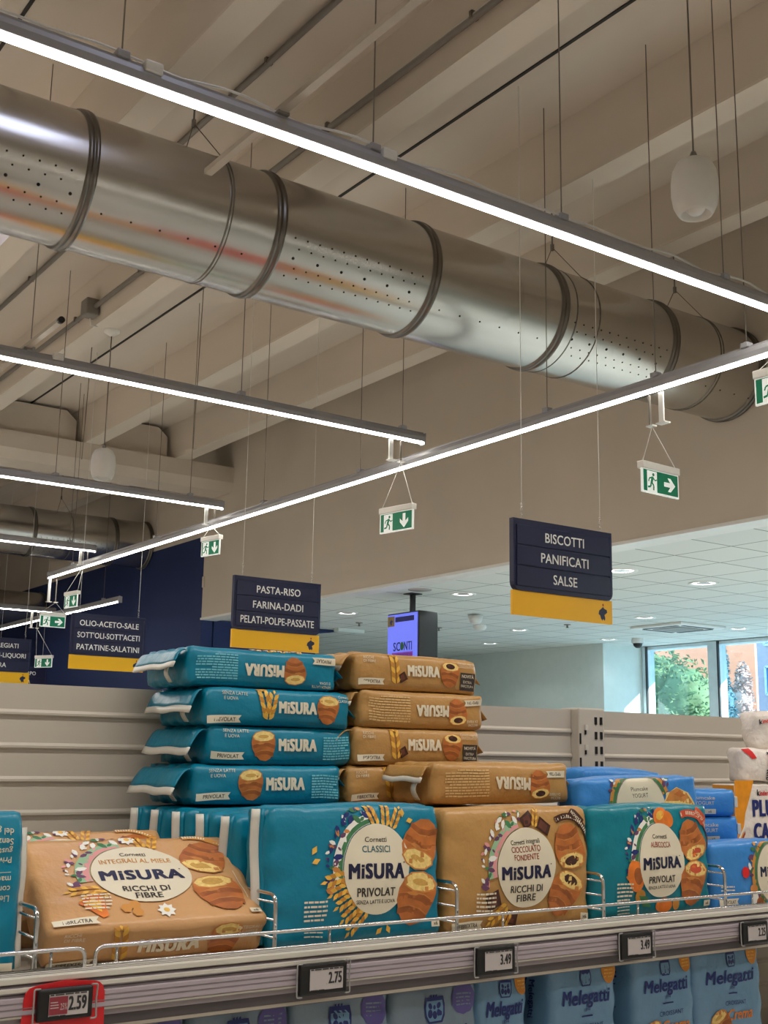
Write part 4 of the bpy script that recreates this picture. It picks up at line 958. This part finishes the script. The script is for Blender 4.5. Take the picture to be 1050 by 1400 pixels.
# ---- blue packs at right
def yog_art():
    a = Art(); cx, cy, rx, ry = -.010, .008, .052, .056
    wreath(a, cx, cy, rx, ry, 8, ['txt_gold', 'leaf', 'plum', 'white_ink', 'wheat_d', 'white_ink', 'plum', 'leaf'], .4, 3.9); a.ell(cx, cy, rx, ry, 'cream', n=40)
    a.poly(rotp([(-.6, -.22), (-.45, .1), (-.1, .28), (.3, .18), (.62, -.16), (.5, -.3), (-.4, -.32)], .078, .022, .070, -.12), 'crumb'); a.poly(rotp([(-.5, -.1), (-.35, .12), (-.08, .24), (.25, .14), (.5, -.12), (.0, -.05)], .078, .024, .070, -.12), 'crust_l'); a.poly(rotp([(-.2, .05), (.0, .16), (.2, .06), (.0, .0)], .078, .026, .070, -.12), 'crust')
    a.text('Plumcake', cx, cy + .034, .006, 'txt', w=.034); a.text('YOGURT', cx, cy + .024, .0065, 'txt', w=.032); logo(a, cx, cy + .002, .084, .0165, 'logo_navy'); a.text('SENZA LATTE', cx, cy - .020, .006, 'txt', w=.05); a.text('E UOVA', cx, cy - .030, .006, 'txt', w=.03)
    a.ell(-.086, .004, .0085, .0085, 'kinder_red'); a.ell(-.068, -.030, .009, .007, 'crust_l'); a.ell(-.064, -.046, .010, .009, 'white_ink'); a.ell(-.048, -.054, .008, .007, 'crust_d')
    a.micro(-.118, -.034, -.088, -.020, 3, 'cream', 5, .4); ribbon(a, -.122, -.062, .046, .012, 'PRIVOLAT'); a.rect(.10, -.07, .115, -.06, 'cream')
    return a
YA = yog_art()
def shifted(a, dx, dy):
    b = Art(); b.n = a.n; b.items = [([(x + dx, y + dy) for x, y in V], F, m_, k) for V, F, m_, k in a.items]; return b
make_pack('plumcake_pack', 'blue yogurt plumcake pack standing behind the apricot pack, its top half showing', 'plumcake pack', (1.445, 1.357, ZS + .001 + .0985), (.258, .055, .197), 'blue', shifted(YA, .004, .040), rot=(-.02, -.03, -.03), seed=51.0, ends='rightstand', seal='blue', bulge=(.006, .004, .004))
make_pack('plumcake_pack', 'blue plumcake pack rearmost, its crumpled top peeping over the others beside the upright', 'plumcake pack', (1.545, 1.50, ZS + .001 + .103), (.21, .06, .206), 'blue', None, rot=(0, .03, .1), seed=52.0, A=.003, bulge=(.006, .004, .006))
def yfront():
    a = Art(); a.items = list(YA.items); a.n = YA.n; return a
make_pack('plumcake_pack', 'blue yogurt plumcake pack in the front row at the right edge', 'plumcake pack', (1.641, 1.285, ZS + .001 + .0495), (.256, .06, .099), 'blue', shifted(YA, .018, -.004) if False else None, rot=(-.03, 0, 0), seed=53.0, bulge=(.004, .004, .003))
def yog_low():
    a = Art(); cx, cy, rx, ry = .022, .000, .047, .046
    wreath(a, cx, cy, rx, ry, 8, ['txt_gold', 'leaf', 'plum', 'white_ink', 'wheat_d', 'plum', 'leaf'], 1.2, 4.2); a.ell(cx, cy, rx, ry, 'cream', n=40)
    a.text('Plumcake', cx, cy + .028, .0055, 'txt', w=.030); a.text('YOGURT', cx, cy + .0195, .006, 'txt', w=.028); logo(a, cx, cy + .003, .076, .0155, 'logo_navy'); a.text('SENZA LATTE', cx, cy - .015, .0055, 'txt', w=.046); a.text('E UOVA', cx, cy - .024, .0055, 'txt', w=.028)
    a.ell(-.054, .004, .0085, .0085, 'kinder_red'); a.ell(-.034, -.022, .009, .007, 'crust_l'); a.ell(-.033, -.036, .009, .0085, 'white_ink'); a.ell(-.020, -.042, .008, .007, 'crust_d')
    a.micro(-.112, -.022, -.082, -.012, 2, 'cream', 5, .4); ribbon(a, -.117, -.044, .044, .011, 'PRIVOLAT'); return a
yo = COL.objects[-1] if False else [o for o in COL.objects if o.get('label', '').startswith('blue yogurt plumcake pack in the front row')][0]
yf = pack_fn(.256, .06, .099, .006, (.004, .004, .003), .0020, 53.0)
add_art(yo, yog_low(), lambda u, v: yf((u, -.03, v)), Vector((0, -1, 0)))
for k, lab in enumerate(('flat blue pack lying lower, directly behind the front blue pack', 'flat blue pack lying on another, right behind the front blue pack')):
    make_pack('plumcake_pack', lab, 'plumcake pack', (1.690 - .006 * k, 1.357, ZS + .001 + (.036 if k == 0 else .0835)), (.20, .072, .072 if k == 0 else .020), 'blue', None, rot=(0, 0, .02 + .05 * k), seed=55.0 + k, bulge=(.003, .003, .001), A=.0012, ends='rightstand' if k == 0 else None)
def plum_end():
    a = Art(); a.text('Plumcake', -.004, .009, .0062, 'pale_print', w=.040); a.text('YOGURT', -.002, .000, .0062, 'pale_print', w=.034); a.rect(-.004, -.0185, .018, -.010, 'cream'); a.text('x6', .007, -.0142, .0045, 'txt'); return a
for k in range(2):
    o = make_pack('plumcake_pack', ['lower of two blue plumcake packs stacked beside the orange and white box', 'upper of two blue plumcake packs stacked beside the orange and white box'][k], 'plumcake pack', (1.738 + .006 * (1 - k), 1.478, ZS + .002 + .0835 + .046 * (k) + .0225), (.105, .15, .0445), 'blue', plum_end(), rot=(0, 0, -.60), group='blue plumcake packs in a stack', seed=57.0 + k, bulge=(.004, .006, .001), A=.0014)
    b = MB(); b.box((.056, -.050, .002), (.006, .040, .018), 'seal_white', .001); q = b.build('end_seal'); q.parent = o
make_pack('plumcake_pack', 'blue pack standing underneath the two stacked plumcake packs', 'plumcake pack', (1.738, 1.482, ZS + .001 + .0415), (.09, .11, .082), 'blue', None, rot=(0, 0, -.6), seed=59.5, bulge=(.003, .003, .0008), A=.001)
# orange and white plum cake box
t = thing('plum_cake_box', (1.936, 1.50, ZS + .001), 0, 'orange, white and red carton lettered PLUM CAKE at the right edge', 'box')
b = MB(); b.box((0, -.025, .0915), (.236, .05, .183), 'wrap_white', .002); a = Art()
a.poly([(-.117, -.09), (-.117, .09), (-.062, .09), (-.075, .060), (-.090, .030), (-.097, .0), (-.094, -.03), (-.085, -.05), (-.08, -.09)], 'kinder_orange')
for k in range(4): a.poly([(-.116, -.02 - k * .012), (-.092, .012 - k * .012), (-.092, .006 - k * .012), (-.116, -.026 - k * .012)], 'txt_red' if k % 2 else 'white_ink')
a.poly([(-.085, -.06), (-.066, -.052), (-.060, -.045), (-.050, -.055), (-.035, -.047), (-.02, -.055), (0, -.046), (.03, -.055), (.06, -.046), (.116, -.05), (.116, -.09), (-.085, -.09)], 'kinder_red')
a.text('k', -.053, .068, .011, 'ink', align='L', bold=.03); a.text('inder', -.045, .067, .009, 'kinder_red', align='L', bold=.03, w=.024)
a.text('PLUM', -.067, .040, .029, 'mele_blue', align='L', bold=.05, w=.088); a.text('CAKE', -.066, -.002, .029, 'mele_blue', align='L', bold=.05, w=.080)
flat(b, a, (0, -.050, .1005), (1, 0, 0), (0, 0, 1), base=.0004); b.box((-.1182, -.025, .0915), (.001, .049, .18), 'kinder_orange'); b.build('carton', t)
def kart(rot90=False):
    a = Art(); L = -.056
    a.text('k', L, .020, .009, 'ink', align='L', bold=.03); a.text('inder', L + .007, .0195, .008, 'kinder_red', align='L', bold=.03, w=.022); a.text('KID', L + .040, .0205, .008, 'txt_red', align='L', bold=.04)
    return a
def kvert():
    a = Art(); a.text('k', .020, .022, .009, 'ink', rot=-PI / 2, bold=.03); a.text('inder', .020, .006, .008, 'kinder_red', rot=-PI / 2, bold=.03, w=.022); a.text('KID', .020, -.020, .010, 'ink', rot=-PI / 2, bold=.04, w=.02); a.poly([(-.036, .029), (-.020, .029), (-.006, .010), (-.016, .007)], 'kinder_red'); return a
ZB = ZS + .001 + .183 + .001
make_pack('snack_bag', 'crumpled white snack bag lying on top of two others at right edge', 'snack bag', (1.997, 1.482, ZB + .064 + .035), (.125, .05, .068), 'wrap_white', kart(), rot=(0, 0, -.35), group='white snack bags', seed=61.0, A=.0075, bulge=(.008, .008, .004))
make_pack('snack_bag', 'white snack bag with red corner and upright lettering, on the carton', 'snack bag', (1.922, 1.488, ZB + .0325), (.075, .05, .062), 'wrap_white', kvert(), rot=(0, 0, -.35), group='white snack bags', seed=62.0, A=.0065, bulge=(.006, .004, .001))
make_pack('snack_bag', 'white snack bag with red corner cut off by the right edge, on the carton', 'snack bag', (1.997, 1.460, ZB + .0325), (.075, .05, .062), 'wrap_white', kvert(), rot=(0, 0, -.35), group='white snack bags', seed=63.0, A=.0065, bulge=(.006, .004, .001))
# ---- croissant bags on the shelf below
def crest(a, x, y, s, m='mele_blue'):
    a.poly([(x + s * p, y + s * q) for p, q in ((-.46, .52), (.46, .52), (.52, .2), (.50, -.25), (.36, -.52), (-.36, -.52), (-.50, -.25), (-.52, .2))], m)
    a.poly([(x + s * p, y + s * q) for p, q in ((-.40, .36), (.40, .36), (.44, .1), (.42, -.2), (.30, -.44), (-.30, -.44), (-.42, -.2), (-.44, .1))], 'pale_blue')
    a.many([rotp([(math.cos(t), 1.35 * math.sin(t)) for t in [2 * PI * k / 10 for k in range(10)]], x + s * px, y + s * py, s * q, r) for px, py, q, r in ((-.22, .16, .10, .5), (.22, .16, .10, -.5), (-.24, -.14, .13, -.2), (.24, -.14, .13, .2), (0, -.20, .12, 0), (0, .10, .07, 0))], m)
    a.many([[(x + s * p, y + s * q) for p, q in ((-.22 + d, .42), (-.14 + d, .42), (-.14 + d, .62), (-.22 + d, .58))] for d in (0, .14, .28)], m)
def mele_art(w, h, kind):
    a = Art(); T = h / 2
    if kind == 'grey':
        crest(a, -.004, T - .035, .030); a.text('Melegatti', -.002, T - .066, .020, 'mele_blue', w=w * .74, bold=.028, shear=.2)
        a.poly([(w * .32 + .019 * math.cos(t) * (1 + .06 * (k % 2)), T - .026 + .019 * math.sin(t) * (1 + .06 * (k % 2))) for k, t in enumerate([2 * PI * q / 20 for q in range(20)])], 'badge_purple')
        a.micro(w * .32 - .012, T - .034, w * .32 + .012, T - .016, 4, 'pale_grey', 2, .4)
    else:
        crest(a, .0, T - .022, .020); a.text('Melegatti', 0, T - .045, .018, 'mele_blue', w=w * .72, bold=.028, shear=.2); a.text('1894', 0, T - .062, .0045, 'mele_blue'); a.rect(-.010, T - .071, .010, T - .069, 'mele_blue')
        a.ell(w * .34, T - .014, .013, .018, 'badge_orange', .2); a.micro(w * .34 - .008, T - .024, w * .34 + .008, T - .006, 4, 'wheat', 3, .4)
        a.text('CROISSANT', .006, T - .083, .006, 'mele_blue', w=.048); a.text('Crema', .014, T - .100, .016, 'script_orange', w=.056, shear=.35, bold=.02); croissant(a, -.026, T - .112, .046, .5)
    a.micro(-w * .3, -h * .4, w * .3, -h * .2, 4, 'mele_blue', 6, .4)
    return a
def side_mele(h):
    a = Art(); a.text('Melegatti', .004, h / 2 - .050, .011, 'mele_blue', w=.05, rot=-PI / 2, bold=.02, shear=.2); crest(a, -.014, h / 2 - .024, .014); return a
BH = 1.2745 - LZ - .002
bags = [(.385, .506, 'grey', 'pale grey croissant bag hidden behind the red price holder'), (.510, .628, 'grey', 'pale grey bag with purple badge, right of the red price holder below the shelf'), (.632, .760, 'grey', 'pale grey bag with purple badge below the 2.75 price label'), (.765, .904, 'grey', 'pale grey bag with purple badge right of the 2.75 price label'), (.909, 1.042, 'grey', 'last pale grey bag with purple badge, left of the first light blue bag'),
        (1.047, 1.130, 'blue', 'light blue bag with croissant picture directly below the left 3.49 label'), (1.174, 1.298, 'blue', 'light blue bag between the two 3.49 labels, its narrow side facing left'), (1.335, 1.461, 'blue', 'light blue bag right of the second 3.49 label, left of the last bag'), (1.466, 1.618, 'blue', 'light blue bag below the 2.25 label at the right edge')]
for k, (x0, x1, kind, lab) in enumerate(bags):
    w = x1 - x0
    make_pack('croissant_bag', lab, 'croissant bag', ((x0 + x1) / 2, 1.296, LZ + .001 + BH / 2), (w, .085, BH), 'pale_grey' if kind == 'grey' else 'pale_blue', mele_art(w, BH, kind), left=side_mele(BH) if kind == 'blue' else None, rot=(0, 0, 0 if kind == 'grey' else -.02), group='croissant bags on the lower shelf', seed=71.0 + k * 1.3, A=.0026, bulge=(.006, .004, .001), r=.010)

# ================================================================ PRICE LABELS
def price_label(x, z, price, label, w=.062, promo=False):
    t = thing('price_label', (x, 1.1795, z), 0, label, 'price label', 'electronic price labels on the shelf rail')
    h = w * .53
    b = MB(); b.box((0, 0, 0), (w, .008, h), 'black', .002); b.build('case', t)
    b = MB(); sx = w * .05; b.box((sx, -.0042, -h * .01), (w * .70, .001, h * .68), 'lcd'); a = Art()
    a.text(price, sx + w * .315, h * .02, h * .36 if not promo else h * .42, 'ink', align='R', w=w * .27 if not promo else w * .31, bold=.03)
    a.text(',', sx - w * .0, -h * .12, h * .1, 'ink') if not promo else None
    a.micro(sx - w * .34, h * .29, sx + w * .34, h * .37, 1, 'ink', 1, .5); a.micro(sx - w * .34, -h * .36, sx - w * .05, -h * .30, 1, 'ink', 2, .5)
    if promo:
        a.rect(sx - w * .35, -h * .30, sx - w * .02, h * .25, 'lcd_red'); a.text('25%', sx - w * .09, -h * .06, h * .20, 'lcd', w=w * .12); a.micro(sx - w * .33, -h * .10, sx - w * .18, h * .15, 3, 'lcd', 5, .35)
    flat(b, a, (0, -.0047, 0), (1, 0, 0), (0, 0, 1), base=.0002, step=.00003); b.build('display', t)
    for s in (-1, 1):
        b = MB(); b.tube(rounded([(s * w * .46, -.0045, h * .5 + .001), (s * (w * .5 + .004), -.004, h * .5 + .001), (s * (w * .5 + .0035), -.003, 0), (s * (w * .5 + .004), -.004, -h * .5 - .001), (s * w * .46, -.0045, -h * .5 - .001)], .002, 3), .0009, 'clear', 6); b.build('clip', t)
    return t
price_label(.757, 1.3045, '2.75', 'black framed price label showing 2.75 under the large teal pack')
price_label(1.009, 1.3035, '3.49', 'black framed price label showing 3.49 under the dark chocolate pack')
price_label(1.259, 1.3025, '3.49', 'black framed price label showing 3.49 under the apricot pack')
price_label(1.509, 1.3020, '2.25', 'black framed price label showing 2.25 at the right end of the rail', w=.058)
price_label(.4595, 1.3075, '2.59', 'price label showing 2.59 inside the bright red holder', w=.056, promo=True)
t = thing('price_holder', (.4615, 1.1845, 1.2975), 0, 'bright red plastic price holder hooked on the rail at lower left', 'holder')
b = MB(); r = .012; x, zt, zb = .041, .0275, -.055
P = [(-x - .004, zb)] + [(-x + r - r * math.cos(q), zt - r + r * math.sin(q)) for q in (0, .5, 1.0, PI / 2)] + [(0, zt + .003)] + [(x - r + r * math.sin(q), zt - r + r * math.cos(q)) for q in (0, .5, 1.0, PI / 2)] + [(x + .002, zb)]
b.prism(P, 'Y', -.0007, .0007, 'red')
b.box((0, 0, -.02), (.001, .0016, .001), 'red'); b.build('plate', t)
b = MB(); b.box((0, .003, .024), (.05, .006, .004), 'red'); b.build('hook', t)

# ================================================================ NEXT AISLES (hidden behind the front unit, mirrored in the duct)
for k, (y, cols) in enumerate(((4.5, ['kinder_red', 'yellow', 'white_wall', 'kinder_red', 'badge_orange']), (7.7, ['leaf', 'kinder_red', 'yellow', 'white_wall', 'kinder_orange']))):
    t = thing('shelving_unit', (3.2, y, 0), 0, ['beige shelving unit in the next aisle, hidden behind the front shelf', 'beige shelving unit two aisles back, hidden behind the front shelf'][k], 'shelf')
    b = MB(); b.box((0, 0, .78), (6.0, .04, 1.5), 'shelf_paint'); b.build('back_panel', t)
    for z in (.2, .6, 1.0, 1.35): b = MB(); b.box((0, 0, z), (6.0, .9, .03), 'shelf_paint'); b.build('shelf_board', t)
    for s in (-1, 1):
        for q in range(5):
            o = MB(); o.box((0, 0, .09), (1.05, .34, .18), cols[(q + (s > 0) * 2) % 5], .01); o = o.build('display_carton', loc=(.9 + 1.15 * q, y + s * .24, 1.3655)); tag(o, 'bright carton on the shelving of the next aisles, seen only mirrored in the duct', 'carton', 'cartons in the next aisles')
